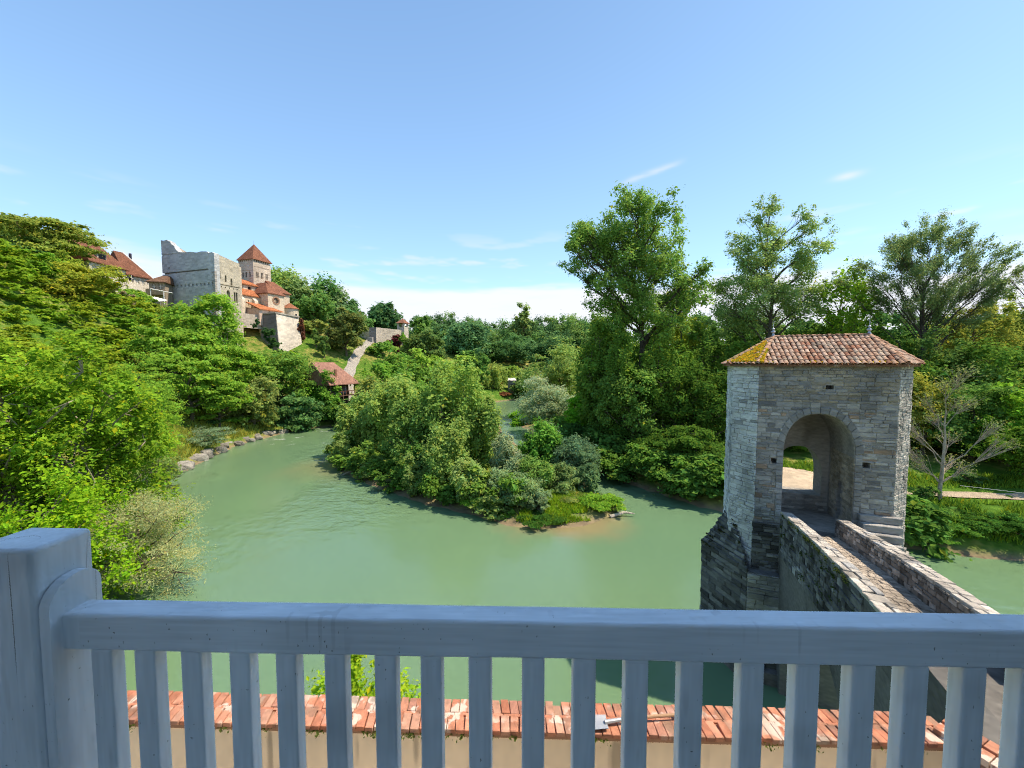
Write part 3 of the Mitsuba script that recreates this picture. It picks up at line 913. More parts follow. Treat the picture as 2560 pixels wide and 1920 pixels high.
rg = np.random.default_rng(66)
P, N = [], []
for k in range(2600):
    t0 = rg.random()
    kk = int(t0 * 9)
    s_ = rg.random() ** .8
    tip = -4.34 + (4.34 - HW - .80) * (kk / 9) ** .95
    q_ = np.array([tip + (-2.7 - .35 * kk / 9 - tip) * s_, AX + (-.5 + 1.4 * kk / 9 - AX) * s_, 4.72 + kk * .205 + .205 + rg.uniform(-.05, .02)])
    if meshkit.noise(q_[None] * 1.7 + 5)[0] > .5:
        P.append(q_ + rg.normal(0, .05, 3) * [1, 1, .2])
P = np.array(P)
Pw = tw.w((P, np.zeros((0, 3), int)))[0]
v, f = leaf_quads(Pw, rg.normal(size=P.shape) * .6 + [-.2, -.4, .7], .075, rg, .8)
put('moss', (v, f), 'leaf', bridge, color=np.repeat(np.array([.05, .052, .02]) * rg.uniform(.5, 2.0, (len(P), 1)), 4, 0), kind='stuff', label='dark moss on the stepped pier')

# deck runs from the passage towards the near bank
F0, F1 = np.array([12.6, 15.75]), np.array([6.85, 3.4])
br = Frame(F0, F1 - F0)                                             # a: distance from the tower, b: to the viewer's left of travel
LEN = float(np.linalg.norm(F1 - F0))
if np.dot(br.e2[:2], [1, 0]) < 0:
    br.e2 = -br.e2                                                  # b grows to the right in the photograph
deck_z = lambda a: WALK + 1.45 * np.sin(np.clip(a / LEN, 0, 1) * math.pi / 2) * 1.0
NS = 14
aa = np.linspace(-.35, LEN, NS)
prof = [(a, deck_z(a)) for a in aa]
arch_pts = []
for i in range(13):
    t = i / 12
    a = .7 + t * 9.6
    arch_pts.append((a, .9 + 4.9 * math.sin(math.pi * min(1, .03 + t * .97)) ** .62))
body_outline = prof + [(LEN, -1), (10.3, -1)] + arch_pts[::-1] + [(.7, -1), (-.35, -1)]
body = along(body_outline, -1.1, 1.12)
put('arch_body', br.w(body), 'stone', bridge, color=(.17, .165, .155))
passage_floor = mbox(-1.37, 1.07, -.6, 2.4, WALK - .25, WALK - .006)
put('passage_floor', tw.w(passage_floor), 'stone', bridge, color=(.30, .29, .27))


def bent(b0, b1, zlo, zhi, n=NS, a0=-.1):
    """A wall following the deck's rise between side offsets b0..b1."""
    v, f = [], []
    for a in np.linspace(a0, LEN, n):
        z = deck_z(a)
        v += [(a, b0, z + zlo), (a, b1, z + zlo), (a, b1, z + zhi), (a, b0, z + zhi)]
    for i in range(n - 1):
        for j in range(4):
            p, q_ = i * 4 + j, i * 4 + (j + 1) % 4
            f += [[p, q_, q_ + 4], [p, q_ + 4, p + 4]]
    k = (n - 1) * 4
    f += [[2, 1, 0], [3, 2, 0], [k, k + 1, k + 2], [k, k + 2, k + 3]]
    m = trimesh.Trimesh(np.array(v, float), np.array(f), process=False)
    if m.volume < 0:
        m.invert()
    return np.array(m.vertices), np.array(m.faces)


PH = .68
lp = put('parapet', br.w(bent(-1.12, -.76, -.4, PH)), 'stone', bridge, color=(.15, .145, .135), label='left parapet with dark mossy outer face')
rp = put('parapet', br.w(bent(.76, 1.13, -.4, PH)), 'stone', bridge, color=(.17, .155, .135), label='right parapet with rubble inner face')
cap, cob = [], []
for s, (b0, b1) in ((lp, (-1.16, -.73)), (rp, (.73, 1.17))):
    a = -.05
    while a < 9.6:
        L = rng.uniform(.22, .5)
        w = rng.uniform(.35, .65)
        mid = b0 + (b1 - b0) * w
        for (q0, q1) in ((b0, mid), (mid, b1)) if rng.random() < .75 else ((b0, b1),):
            d = rng.uniform(-.06, .06)
            pts = [(a + .008 + d * .5, q0 + .008), (a + L - .008, q0 + .008 + rng.uniform(0, .03)), (a + L - .008 + d, q1 - .008), (a + .008 + rng.uniform(0, .03), q1 - .008 - rng.uniform(0, .03))]
            z = deck_z(a + L / 2) + PH
            lo, hi = [(x, y, deck_z(x) + PH - .05) for x, y in pts], []
            c0 = np.mean(pts, 0)
            hh = rng.uniform(.035, .065)
            midr = [(x, y, deck_z(x) + PH + hh - .014) for x, y in pts]
            hi = [(x + (c0[0] - x) * .1, y + (c0[1] - y) * .1, deck_z(x) + PH + hh) for x, y in pts]
            cap.append((L, br.w(hull(lo + midr + hi)), np.array([.47, .435, .38]) * rng.uniform(.72, 1.15) if rng.random() > .15 else np.array([.36, .36, .35])))
        a += L
place_pieces(bridge, 'capstone', cap, 'stone')
# rubble on the right parapet's inner face and the left one's outer face
shear = lambda pieces: [(s, (m[0] + np.outer(deck_z((m[0] - br.o) @ br.e1) - WALK, [0, 0, 1.0]), m[1]), c) for s, m, c in pieces]
inner = stones(sbox(0, WALK, 9.0, WALK + PH - .01), br.p(0, .76, 0), br.e1, -br.e2, np.random.default_rng(81), row=(.12, .22), length=(.16, .42), proud=(.01, .05), colf=lambda a, z, r: (np.array([.225, .20, .17]) if r.random() < .7 else np.array([.40, .36, .31])) * r.uniform(.6, 1.25))
outer = stones(sbox(0, WALK - 1.2, 8.6, WALK + PH - .01), br.p(0, -1.12, 0), br.e1, -br.e2, np.random.default_rng(82), row=(.14, .26), length=(.2, .5), proud=(.01, .05), colf=dark_stone)
bp += shear(inner) + shear(outer)
place_pieces(bridge, 'stone', bp, 'stone')
P = []
for k in range(70):
    a_, n_ = rg.uniform(.2, 8.5), rg.integers(6, 26)
    z_ = deck_z(a_) + (PH if rg.random() < .55 else rg.uniform(-1.0, .5))
    P.append(np.column_stack([a_ + rg.normal(0, .07, n_), -1.17 - np.abs(rg.normal(0, .03, n_)), z_ - np.abs(rg.normal(0, .07, n_))]))
P = br.w((np.vstack(P), np.zeros((0, 3), int)))[0]
v, f = leaf_quads(P, rg.normal(size=P.shape) + [-.5, -.2, .6], .05, rg)
put('weeds', (v, f), 'leaf', bridge, color=(.07, .10, .03), kind='stuff', label='weeds and moss hanging on the left parapet')
# cobbles of the deck
a = .05
while a < 8.6:
    L = rng.uniform(.17, .27)
    b = -.75
    while b < .72:
        w = rng.uniform(.15, .28)
        q1 = min(b + w, .75)
        j = lambda: rng.uniform(-.012, .012)
        pts = [(a + .008 + j(), b + .008 + j()), (a + L - .008 + j(), b + .008 + j()), (a + L - .008 + j(), q1 - .008 + j()), (a + .008 + j(), q1 - .008 + j())]
        c0 = np.mean(pts, 0); hh = rng.uniform(.012, .03)
        cob.append((w * L * (.3 + a), br.w(hull([(x, y, deck_z(x) - .02) for x, y in pts] + [(x, y, deck_z(x) + hh - .008) for x, y in pts] + [(x + (c0[0] - x) * .15, y + (c0[1] - y) * .15, deck_z(x) + hh) for x, y in pts])), np.array([.42, .37, .31]) * rng.uniform(.75, 1.15)))
        b += w
    a += L
place_pieces(bridge, 'cobble', cob, 'stone', rest='paving')

# ------------------------------------------------------------------ the balcony we stand on
hs = Frame((-.022, 0), (1, -.027))
YR = .823                                                           # middle of the rail
RT = 13.45
rail = thing('balcony_railing', 'blue grey painted wooden balcony railing with handrail, square balusters and a corner post', 'railing')


def soft(m):
    v, f = vf(m)
    v = v + (meshkit.fbm(v * np.array([9, 9, 9]), 3, 2)[:, None] - .5) * .0035
    return v, f


def long_bar(x0, x1, y0, y1, z0, z1, r, n=60):
    """A bar along a with rounded, slightly wavering edges."""
    ring = []
    for cx, cz, s in ((y1 - r, z1 - r, 0), (y0 + r, z1 - r, 90), (y0 + r, z0 + r, 180), (y1 - r, z0 + r, 270)):
        for k in range(4):
            t = math.radians(s + 30 * k)
            ring.append((cx + r * math.cos(t), cz + r * math.sin(t)))
    ring = np.array(ring); m = len(ring)
    xs = np.linspace(x0, x1, n)
    v = np.concatenate([np.column_stack([np.full(m, x), ring]) for x in xs])
    wob = (meshkit.fbm(np.column_stack([v[:, 0] * 3.0, v[:, 1] * 12, v[:, 2] * 12]), 3, 6) - .5) * .005
    v[:, 2] += wob; v[:, 1] += wob * .6
    f = []
    for i in range(n - 1):
        for j in range(m):
            p, q_ = i * m + j, i * m + (j + 1) % m
            f += [[p, p + m, q_ + m], [p, q_ + m, q_]]
    f += [[0, k + 1, k] for k in range(1, m - 1)] + [[(n - 1) * m, (n - 1) * m + k, (n - 1) * m + k + 1] for k in range(1, m - 1)]
    mm = trimesh.Trimesh(v, np.array(f), process=False)
    if mm.volume < 0:
        mm.invert()
    return np.array(mm.vertices), np.array(mm.faces)


put('handrail', hs.w(long_bar(-.990, 3.44, YR - .034, YR + .026, RT - .083, RT, .008, 160)), 'paint', rail, smooth=50)
put('bottom_rail', hs.w(long_bar(-.990, 3.44, YR - .03, YR + .022, 12.56, 12.63, .006, 40)), 'paint', rail, smooth=50)
lefts = [229, 336, 452, 573, 689, 811, 936, 1050, 1171.5, 1305, 1433, 1564, 1702, 1854, 1992, 2132, 2264, 2411]
widths = [53, 53, 53, 53, 53, 54, 55, 55, 57, 57, 58, 58, 58, 58, 59, 59, 60, 58]
xs = []
for l, w in zip(lefts, widths):
    k = (l + w / 2 - 1280) / FOC / .9575
    x = k * (YR - .03) / (1 + .027 * k)
    xs.append((x, w * (YR - .03 - .027 * x) / FOC / .9575))
while xs[-1][0] < 3.2:
    xs.append((xs[-1][0] + .118, .047))
for i, (x, w) in enumerate(xs):
    put('baluster', hs.w(soft(rbox(x - w / 2, x + w / 2, YR - .031, YR + .002, 12.62, RT - .080, .0055, 8))), 'paint', rail, smooth=35)
put('post', hs.w(soft(rbox(-1.165, -1.013, .762, .8815, 12.45, 13.607, .012, 10))), 'paint', rail, smooth=50)
outl = [(.767, 12.45), (.870, 12.45), (.870, 13.487)] + [(.830 + .04 * math.cos(t), 13.487 + .04 * math.sin(t)) for t in np.linspace(0, math.pi / 2, 6)[1:]] + [(.767 + .06 + .06 * math.cos(t), 13.467 + .06 * math.sin(t)) for t in np.linspace(math.pi / 2, math.pi, 8)]
ckm = m3.CrossSection([np.array(outl)]).extrude(.023).rotate((90, 0, 90)).translate((-1.0098, 0, 0))
put('cheek_board', hs.w(ckm), 'paint', rail, smooth=30)
house = thing('balcony_house', 'rendered house with the balcony, its wing rising right of the railing', 'house')
put('floor', hs.w(cbox(-8, 3.45, -1.5, .90, 12.27, 12.45)), 'plain', house, color=(.42, .40, .38))
put('wall', hs.w(cbox(-8, 9, -1.9, -1.5, 8.2, 17.0)), 'plaster', house, color=(.58, .56, .53))
put('wing', hs.w(cbox(3.45, 9, -1.5, 2.45, 8.2, 24.5)), 'plaster', house, color=(.58, .56, .53))
put('roof', hs.w(cbox(-8.4, 3.4, -7, -.9, 17.05, 17.25)), 'plain', house, color=(.3, .28, .26))
put('terrace', cbox(-9.3, 8.5, -1.4, 4.55, 8.0, 8.30), 'dirt', color=(.62, .55, .44), kind='structure', label='pale gravel terrace under the balcony')

# ------------------------------------------------------------------ terrace wall with brick coping, spade, vine
wf = Frame((0, 4.76), (1, -.031))
wall = thing('terrace_wall', 'low cream rendered garden wall with a coping of orange bricks below the balcony', 'wall')
CZ = 9.42
put('render', wf.w(mbox(-9.5, 5.45, -.16, .14, -1, CZ - .09)), 'plaster', wall, color=(.80, .69, .53))
put('bedding', wf.w(mbox(-9.5, 5.45, -.205, .185, CZ - .09, CZ - .012)), 'dirt', wall, color=(.33, .20, .14))
put('return_wall', wf.w(m3.Manifold.cube((.34, 5.2, CZ + .9)).translate((-.17, 0, -1)).rotate((0, 0, 205)).translate((5.35, .12, 0))), 'plaster', wall, color=(.60, .50, .38))
bricks = []
brick_cols = [(.48, .215, .135), (.52, .25, .165), (.44, .185, .115), (.48, .27, .19), (.36, .18, .13)]
x = -6.4
miss = rng.integers(0, 92, 3)
k = 0
while x < 5.25:
    w = .108
    gone = k in (61,)
    for (y0, y1, zt, dz) in ((-.235, -.022, CZ + .028, .055), (.022, .225, CZ + .012, .055)):
        if gone and y0 > 0:
            continue
        j = rng.uniform(-.004, .004, 4)
        b = cbox(x + .003 + j[0], x + w - .003 + j[1], y0 + j[2] * 2, y1 + j[3] * 2, zt - dz, zt + rng.uniform(-.004, .004), .004)
        v = b[0]
        sk = (v[:, 1:2] - y0) * rng.normal(-.10, .06)
        v = v + np.hstack([sk, 0 * sk, 0 * sk])
        bricks.append((1, wf.w((v, b[1])), np.array(brick_cols[rng.integers(5)]) * rng.uniform(.8, 1.15)))
    x += w + .006
    k += 1
x = -6.4
while x < 5.25:
    L = rng.uniform(.2, .23)
    bricks.append((.5, wf.w(cbox(x + .003, x + L - .003, -.019, .019, CZ - .03, CZ + .016 + rng.uniform(-.004, .004), .003)), np.array(brick_cols[rng.integers(3)]) * 1.0))
    x += L
rf = Frame(wf.p(5.35, .1, 0)[:2], np.array([math.cos(math.radians(-67)), math.sin(math.radians(-67))]))
x = .1
while x < 2.6:
    for y0, y1 in ((-.2, -.02), (.02, .2)):
        bricks.append((.8, rf.w(cbox(x + .003, x + .108, y0, y1, CZ - .03 + .03, CZ + .085 + rng.uniform(-.006, .006), .004)), np.array(brick_cols[rng.integers(5)]) * rng.uniform(.8, 1.1)))
    x += .115
place_pieces(f'{wall}__bedding', 'brick', bricks, 'brick', limit=300, rest='brickwork')
# small weeds growing from the joints
rg = np.random.default_rng(8)
P = []
for c in rg.uniform(-5, 5, 46):
    n = rg.integers(8, 26)
    P.append(np.column_stack([c + rg.normal(0, .035, n), -.235 + rg.normal(0, .02, n), CZ - .03 - np.abs(rg.normal(0, .03, n))]))
P = np.vstack(P)
v, f = leaf_quads(wf.w((P, np.zeros((0, 3), int)))[0], rg.normal(size=P.shape) + [0, -.5, .6], .032, rg)
put('weeds', (v, f), 'leaf', wall, color=(.12, .17, .04), kind='stuff')
spade = thing('spade', 'spade with a flat steel blade and wooden handle lying on the brick coping', 'spade')
sp0, sp1 = wf.p(.95, -.11, CZ + .05), wf.p(1.25, -.10, CZ + .05)
bl = []
for i, t in enumerate(np.linspace(0, 1, 7)):
    hw = .105 - .012 * t - (.03 if i == 0 else 0)
    for j, u in enumerate(np.linspace(-1, 1, 7)):
        bl.append(wf.p(.93 + .27 * t, -.12 + hw * u, CZ + .045 + .018 * (u * u) + .02 * t))
bl = np.array(bl)
bf = np.array([[i * 7 + j, (i + 1) * 7 + j, (i + 1) * 7 + j + 1, i * 7 + j + 1] for i in range(6) for j in range(6)])
bf3 = np.vstack([bf[:, [0, 1, 2]], bf[:, [0, 2, 3]]])
put('blade', (np.vstack([bl, bl - [0, 0, .006]]), np.vstack([bf3, bf3[:, ::-1] + 49])), 'steel', spade)
put('socket', polytube([wf.p(1.17, -.12, CZ + .07), wf.p(1.42, -.085, CZ + .085)], [.026, .02]), 'steel', spade)
put('handle', polytube([wf.p(1.40, -.088, CZ + .085), wf.p(1.8, -.04, CZ + .09), wf.p(2.10, -.005, CZ + .085)], [.018, .019, .018]), 'plain', spade, color=(.42, .27, .17))
put('grip', rbox(-.055, .055, -.02, .02, -.018, .018, .015, 8).rotate((0, 0, 96)).translate(tuple(wf.p(2.12, -.002, CZ + .086))), 'plain', spade, color=(.08, .04, .035))

# ------------------------------------------------------------------ ruined keep on the hill
R_ = np.array([.95, -.30]); R_ /= np.linalg.norm(R_)                # outward (towards the river), V_ along the lit fronts
V_ = np.array([-R_[1], R_[0]])
kc = at(540, 760, 100)
kf = Frame(kc[:2], V_, R_)                                          # a: along the right face, b: outward; the left face lies at a = 0
keep = thing('ruined_keep', 'tall roofless grey stone keep with a jagged high corner on the hill', 'castle')
GREY = (.45, .465, .47)
WARMK = (.46, .415, .33)
lw, rw, th = 19.6, 6.6, 1.3
zb = 8.0


def kwall(outline_bz, a0, a1, name, col, label=None):
    m = along([(-b, z) for b, z in outline_bz], a0, a1)              # outline along the left face
    return m


# left face: outline in (b, z), b from 0 (corner) to -lw (far left)
lf_out = [(0, zb), (0, 42.1), (-.8, 42.45), (-1.9, 42.35), (-2.6, 42.75), (-4.4, 42.95), (-6.2, 42.8), (-8.4, 43.15), (-10.6, 43.2), (-12.9, 43.45), (-13.6, 43.9), (-14.2, 44.5), (-14.7, 45.3), (-15.5, 45.7), (-16.1, 46.5), (-16.8, 46.75), (-17.4, 47.1), (-18.6, 46.95), (-lw, 47.2), (-lw, zb)]
mk = m3.CrossSection([np.array(lf_out)])
if mk.area() < 0:
    mk = m3.CrossSection([np.array(lf_out)[::-1]])
face_l = mk.extrude(th).rotate((90, 0, 0)).rotate((0, 0, 90))        # (b,z) plane -> y=b, thickness along x
bb = face_l.bounding_box()
face_l = face_l.translate((-bb[0], 0, 0))
cut = [mbox(-1, .5, b - .32, b + .32, 34.2, 34.85) for b in np.arange(-18.3, -.6, 1.45)]
cut += [mbox(-1, .6, -17.2, -16.7, 39.2, 39.8), mbox(-1, .4, -9.5, -8.9, 19.0, 19.7), mbox(-1, .4, -14.5, -14.0, 18.6, 19.4)]
cut.append(mbox(-.5, .6, -lw - 1, -2.2, 38.0, 38.4))
cut.append(mbox(-.5, .14, -lw - 1, -12.9, 42.95, 43.3))
for c in cut:
    face_l -= c
put('left_wall', kf.w(face_l), 'castle_stone', keep, color=GREY, label='shaded grey wall with a row of putlog holes')
face_r = mbox(th, rw, -th, 0, zb, 41.5)
right_cols = m3.Manifold.batch_hull([mbox(th - .02, th, -th, 0, zb, 42.0), mbox(rw, rw + .02, -th, 0, zb, 41.0)])
face_r = right_cols
wins = [(1.15, 35.9, 38.0, .30), (2.75, 35.3, 37.1, .22), (4.25, 34.7, 36.6, .24), (3.3, 30.7, 33.3, .42), (5.0, 30.3, 33.1, .22), (5.55, 30.3, 33.1, .22), (3.95, 26.6, 28.8, .36)]
glass = []
for a, z0, z1, hw_ in wins:
    face_r -= along(arch_outline(a, hw_, z0, z1 - hw_, z1, 0), -.8, .5)
for a in np.arange(.5, 6.4, 1.05):
    for z in (33.9, 29.9, 27.9):
        face_r -= mbox(a - .13, a + .13, -.4, .3, z - .18, z + .18)
face_r -= mbox(.2, rw + 1, -.3, .3, 34.3, 34.6)
put('right_wall', kf.w(face_r), 'castle_stone', keep, color=WARMK, label='sunlit buff wall with arched windows')
for a, z0, z1, hw_ in wins:
    put('window', kf.w(mbox(a - hw_ - .1, a + hw_ + .1, -.95, -.8, z0 - .1, z1 + .1)), 'dark_glass', keep)
side_l = m3.Manifold.batch_hull([mbox(th, th + .02, -lw, -lw + th, zb, 47.1), mbox(rw + 1.5, rw + 1.52, -lw, -lw + th, zb, 44.2)])
back = mbox(rw + .2, rw + 1.5, -lw + th, -th, zb, 40.5)
put('far_wall', kf.w(side_l + back), 'castle_stone', keep, color=(.52, .45, .36), label='cream inner face of the far corner wall')
rq = np.random.default_rng(3)
qz = 9.0
qs = []
while qz < 37.6:
    h = .55
    L = 1.1 if int(qz / h) % 2 else .6
    qs.append(kf.w(cbox(-.06, .5, -L, .06, qz + .03, qz + h - .03, .04)))
    qz += h
for q_ in qs[::1]:
    put('quoin', q_, 'castle_stone', keep, color=np.array([.36, .34, .31]) * rq.uniform(.75, 1.25))
put('foot', kf.w(hull([(0, 0, 8), (rw, 0, 8), (0, 1.6, 8), (rw, 1.9, 8), (rw, 0, 16.5), (2.5, 0, 15.2), (5.6, .9, 14.6), (2, 1.2, 11)])), 'castle_stone', keep, color=(.56, .49, .40), label='crumbling pale rock at the foot of the keep')

# ------------------------------------------------------------------ church
church = thing('church', 'cream church with square belfry, pyramid roof, orange tiled aisles and rose window', 'church')
bc = at(634, 700, 122)
cf = Frame(bc[:2], V_, R_)                                          # origin: the belfry's near right corner; a away along the lit fronts, b outward
CREAM, TOW = (.58, .50, .385), (.47, .40, .33)
TILE_R, TILE_O = (.205, .098, .066), (.36, .14, .068)
bel = mbox(0, 6.1, -6.2, 0, 24, 46.6)
bw = []
for k, a in enumerate((1.15, 1.6, 2.75, 3.2, 4.35, 4.8)):
    bw.append((a, 0))
for a, _ in bw:
    bel -= along(arch_outline(a, .17, 40.9, 42.6, 42.85, 0), -.5, .3)
for a in np.arange(.55, 5.8, .36):
    bel -= mbox(a - .09, a + .09, -.15, .3, 44.2, 44.55)
for a in np.arange(.45, 6, .78):
    bel -= mbox(a - .19, a + .19, -.4, .3, 45.9, 46.45)
    bel -= mbox(-.3, .4, -a - .19, -a + .19, 45.9, 46.45)
bel -= mbox(3.6, 4.0, -.4, .3, 37.4, 39.0)
for b in (-4.4, -3.0, -1.5):
    bel -= mbox(-.3, .35, b - .3, b + .3, 41.0, 42.7)
bel -= mbox(-.3, .15, -4.6, -1.3, 42.9, 43.2)
bt = put('belfry', cf.w(bel), 'castle_stone', church, color=TOW)
for a, _ in bw:
    put('window', cf.w(mbox(a - .2, a + .2, -.62, -.5, 40.8, 42.9)), 'dark_glass', bt)
for b in (-4.4, -3.0, -1.5):
    put('window', cf.w(mbox(.33, .42, b - .33, b + .33, 40.9, 42.8)), 'dark_glass', bt)
put('window', cf.w(mbox(3.55, 4.05, -.5, -.38, 37.3, 39.1)), 'dark_glass', bt)
for a in np.arange(.45, 6, .78):
    put('slot', cf.w(mbox(a - .22, a + .22, -.5, -.38, 45.85, 46.5)), 'dark_glass', bt)
    put('slot', cf.w(mbox(.38, .5, -a - .22, -a + .22, 45.85, 46.5)), 'dark_glass', bt)
put('belfry_roof', cf.w(hull([(-.45, .45, 46.5), (6.55, .45, 46.5), (-.45, -6.65, 46.5), (6.55, -6.65, 46.5), (.3, -.3, 47.3), (5.8, -.3, 47.3), (.3, -5.9, 47.3), (5.8, -5.9, 47.3), (3.05, -3.1, 52.2)])), 'roof_tile', church, color=TILE_R)
put('cross', polytube([cf.p(3.05, -3.1, 52.1), cf.p(3.05, -3.1, 53.4)], [.05, .03]), 'zinc', church)


def tiled_plane(name, pts_lo, pts_hi, color, thick=.25, parent=None, ribs=0):
    """A roof slope: lower edge pts_lo to upper edge pts_hi (a, b, z), with raised rows of tiles."""
    lo, hi = [np.array(p, float) for p in pts_lo], [np.array(p, float) for p in pts_hi]
    k = put(name, cf.w(hull([*lo, *hi, *[p - [0, 0, thick] for p in lo], *[p - [0, 0, thick] for p in hi]])), 'roof_tile', parent or church, color=color)
    return k


# clerestory with round window, its roof and the aisle below
cl = mbox(-16, -.2, .0, 1.6, 28, 37.9)
ocu = m3.CrossSection.circle(.62, 16).extrude(3).rotate((90, 0, 0)).translate((-2.7, 2.4, 36.8))
cl -= ocu
cl -= mbox(-5.4, -4.9, 1.3, 2, 35.6, 37.3)
put('clerestory', cf.w(cl), 'plaster', church, color=CREAM)
put('round_window', cf.w(m3.CrossSection.circle(.66, 16).extrude(.1).rotate((90, 0, 0)).translate((-2.7, 1.2, 36.8))), 'dark_glass', church)
tiled_plane('nave_roof', [(-16.2, 2.1, 37.9), (-.1, 2.1, 37.9)], [(-16.2, -2.2, 39.9), (-.1, -2.2, 39.9)], TILE_O)
ai = mbox(-16, -1.7, 1.6, 4.4, 26, 34.3)
for a in (-5.4, -2.3):
    ai -= along(arch_outline(a, .16, 30.9, 32.6, 32.8, 0), 4.0, 5)
put('aisle', cf.w(ai), 'plaster', church, color=CREAM)
for a in (-5.4, -2.3):
    put('window', cf.w(mbox(a - .2, a + .2, 3.9, 4.0, 30.8, 32.9)), 'dark_glass', church)
tiled_plane('aisle_roof', [(-16.2, 4.8, 34.2), (-1.6, 4.8, 34.2)], [(-16.2, 1.6, 36.2), (-1.6, 1.6, 36.4)], TILE_O)
for a in (-8.4, -4.3):
    k = put('buttress', cf.w(hull([(a, 4.4, 26), (a + 1.1, 4.4, 26), (a, 5.6, 26), (a + 1.1, 5.6, 26), (a, 5.5, 32.6), (a + 1.1, 5.5, 32.6), (a, 4.4, 33.6), (a + 1.1, 4.4, 33.6)])), 'plaster', church, color=(.66, .58, .46))
# transept with rose window and hipped roof
TZ, RC, RZc = 35.3, 1.1, 33.4
tr = mbox(-1.7, 4.0, -2, 7.6, 26, TZ)
tr -= m3.CrossSection.circle(1.0, 24).extrude(3).rotate((90, 0, 0)).translate((RC, 9.0, RZc))
put('transept', cf.w(tr), 'plaster', church, color=CREAM)
rose = m3.CrossSection.circle(1.3, 28).extrude(.16).rotate((90, 0, 0)).translate((RC, 7.72, RZc)) - m3.CrossSection.circle(.95, 24).extrude(3).rotate((90, 0, 0)).translate((RC, 9.0, RZc))
rk = put('rose_window', cf.w(rose), 'plain', church, color=(.36, .22, .15))
put('pane', cf.w(m3.CrossSection.circle(1.05, 24).extrude(.1).rotate((90, 0, 0)).translate((RC, 7.1, RZc))), 'dark_glass', rk)
for k in range(6):
    t = k * math.pi / 6
    put('spoke', polytube([cf.p(RC - math.cos(t), 7.2, RZc - math.sin(t)), cf.p(RC + math.cos(t), 7.2, RZc + math.sin(t))], .06, 4), 'plain', rk, color=(.5, .42, .33))
put('transept_roof', cf.w(hull([(-2.1, 8.0, TZ - .1), (4.4, 8.0, TZ - .1), (-2.1, -2, TZ - .1), (4.4, -2, TZ - .1), (-2.1, 8.0, TZ + .1), (4.4, 8.0, TZ + .1), (1.1, 3.6, 39.2), (1.1, -2, 39.2)])), 'roof_tile', church, color=TILE_R)
put('choir', cf.w(mbox(4.0, 9.6, -3, 3.8, 26, 36.8)), 'plaster', church, color=CREAM)
put('choir_roof', cf.w(hull([(3.7, 4.3, 36.7), (10, 4.3, 36.7), (3.7, -4, 36.7), (10, -4, 36.7), (3.7, 4.3, 36.9), (10, 4.3, 36.9), (3.8, .4, 40.6), (7.0, .4, 40.6)])), 'roof_tile', church, color=TILE_R)
put('apse', cf.w(m3.CrossSection.circle(2.5, 20).extrude(5.9).translate((8.6, 4.9, 26))), 'plaster', church, color=CREAM)
put('apse_roof', cf.w(m3.CrossSection.circle(2.9, 20).extrude(1.9, scale_top=(.08, .08)).translate((8.6, 4.9, 31.9))), 'roof_tile', church, color=(.27, .12, .07))
put('window', cf.w(mbox(8.3, 8.9, 7.3, 7.46, 28.6, 30.2)), 'dark_glass', church)
# low annex in front
an = mbox(-6.8, .5, 5.0, 10.2, 25, 30.0)
for a in (-3.6, -1.2):
    an -= mbox(a - .3, a + .3, 9.9, 11, 27.6, 29.6)
put('annex', cf.w(an), 'plaster', church, color=(.60, .46, .37))
for a in (-3.6, -1.2):
    put('window', cf.w(mbox(a - .35, a + .35, 9.75, 9.88, 27.5, 29.7)), 'dark_glass', church)
tiled_plane('annex_roof', [(-7.2, 10.7, 29.8), (.9, 10.7, 29.8)], [(-7.0, 5.2, 32.0), (-.9, 5.2, 32.0)], TILE_O)

# ------------------------------------------------------------------ battered terrace wall under the church
bw_ = thing('bastion_wall', 'pale battered stone retaining wall with stained top below the church', 'wall')
pl, pm, pr = at(655, 787, 114), at(690, 784, 112), at(746, 790, 122)
ql, qm, qr = at(652, 850, 113), at(698, 861, 109.5), at(757, 865, 119.5)
top = lambda p, q, dz=0: np.array([p[0], p[1], q + dz])
zt, zbm = pm[2], 17.5
back1, back2 = pl + np.array([-8, 8, 0]), pr + np.array([-12, 6, 0])
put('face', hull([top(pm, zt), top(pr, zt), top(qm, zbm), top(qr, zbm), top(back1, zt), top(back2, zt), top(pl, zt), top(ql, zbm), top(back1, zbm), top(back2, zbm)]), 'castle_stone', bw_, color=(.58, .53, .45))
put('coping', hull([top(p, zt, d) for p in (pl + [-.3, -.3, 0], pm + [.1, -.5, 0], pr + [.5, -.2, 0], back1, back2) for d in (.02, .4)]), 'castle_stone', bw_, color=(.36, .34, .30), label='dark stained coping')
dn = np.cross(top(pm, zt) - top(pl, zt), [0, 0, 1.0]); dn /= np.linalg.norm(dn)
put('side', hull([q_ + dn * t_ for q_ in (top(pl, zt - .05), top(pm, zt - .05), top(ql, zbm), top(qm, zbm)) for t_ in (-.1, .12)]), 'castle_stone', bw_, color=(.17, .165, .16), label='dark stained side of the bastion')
lowall = thing('churchyard_wall', 'low grey wall along the churchyard between the keep and the bastion', 'wall')
pa, pb = at(602, 786, 108), at(656, 789, 114)
put('masonry', hull([top(p, z) for p in (pa, pb, pa + [-.5, .6, 0], pb + [-.5, .6, 0]) for z in (24, 28.0)]), 'castle_stone', lowall, color=(.42, .37, .31))

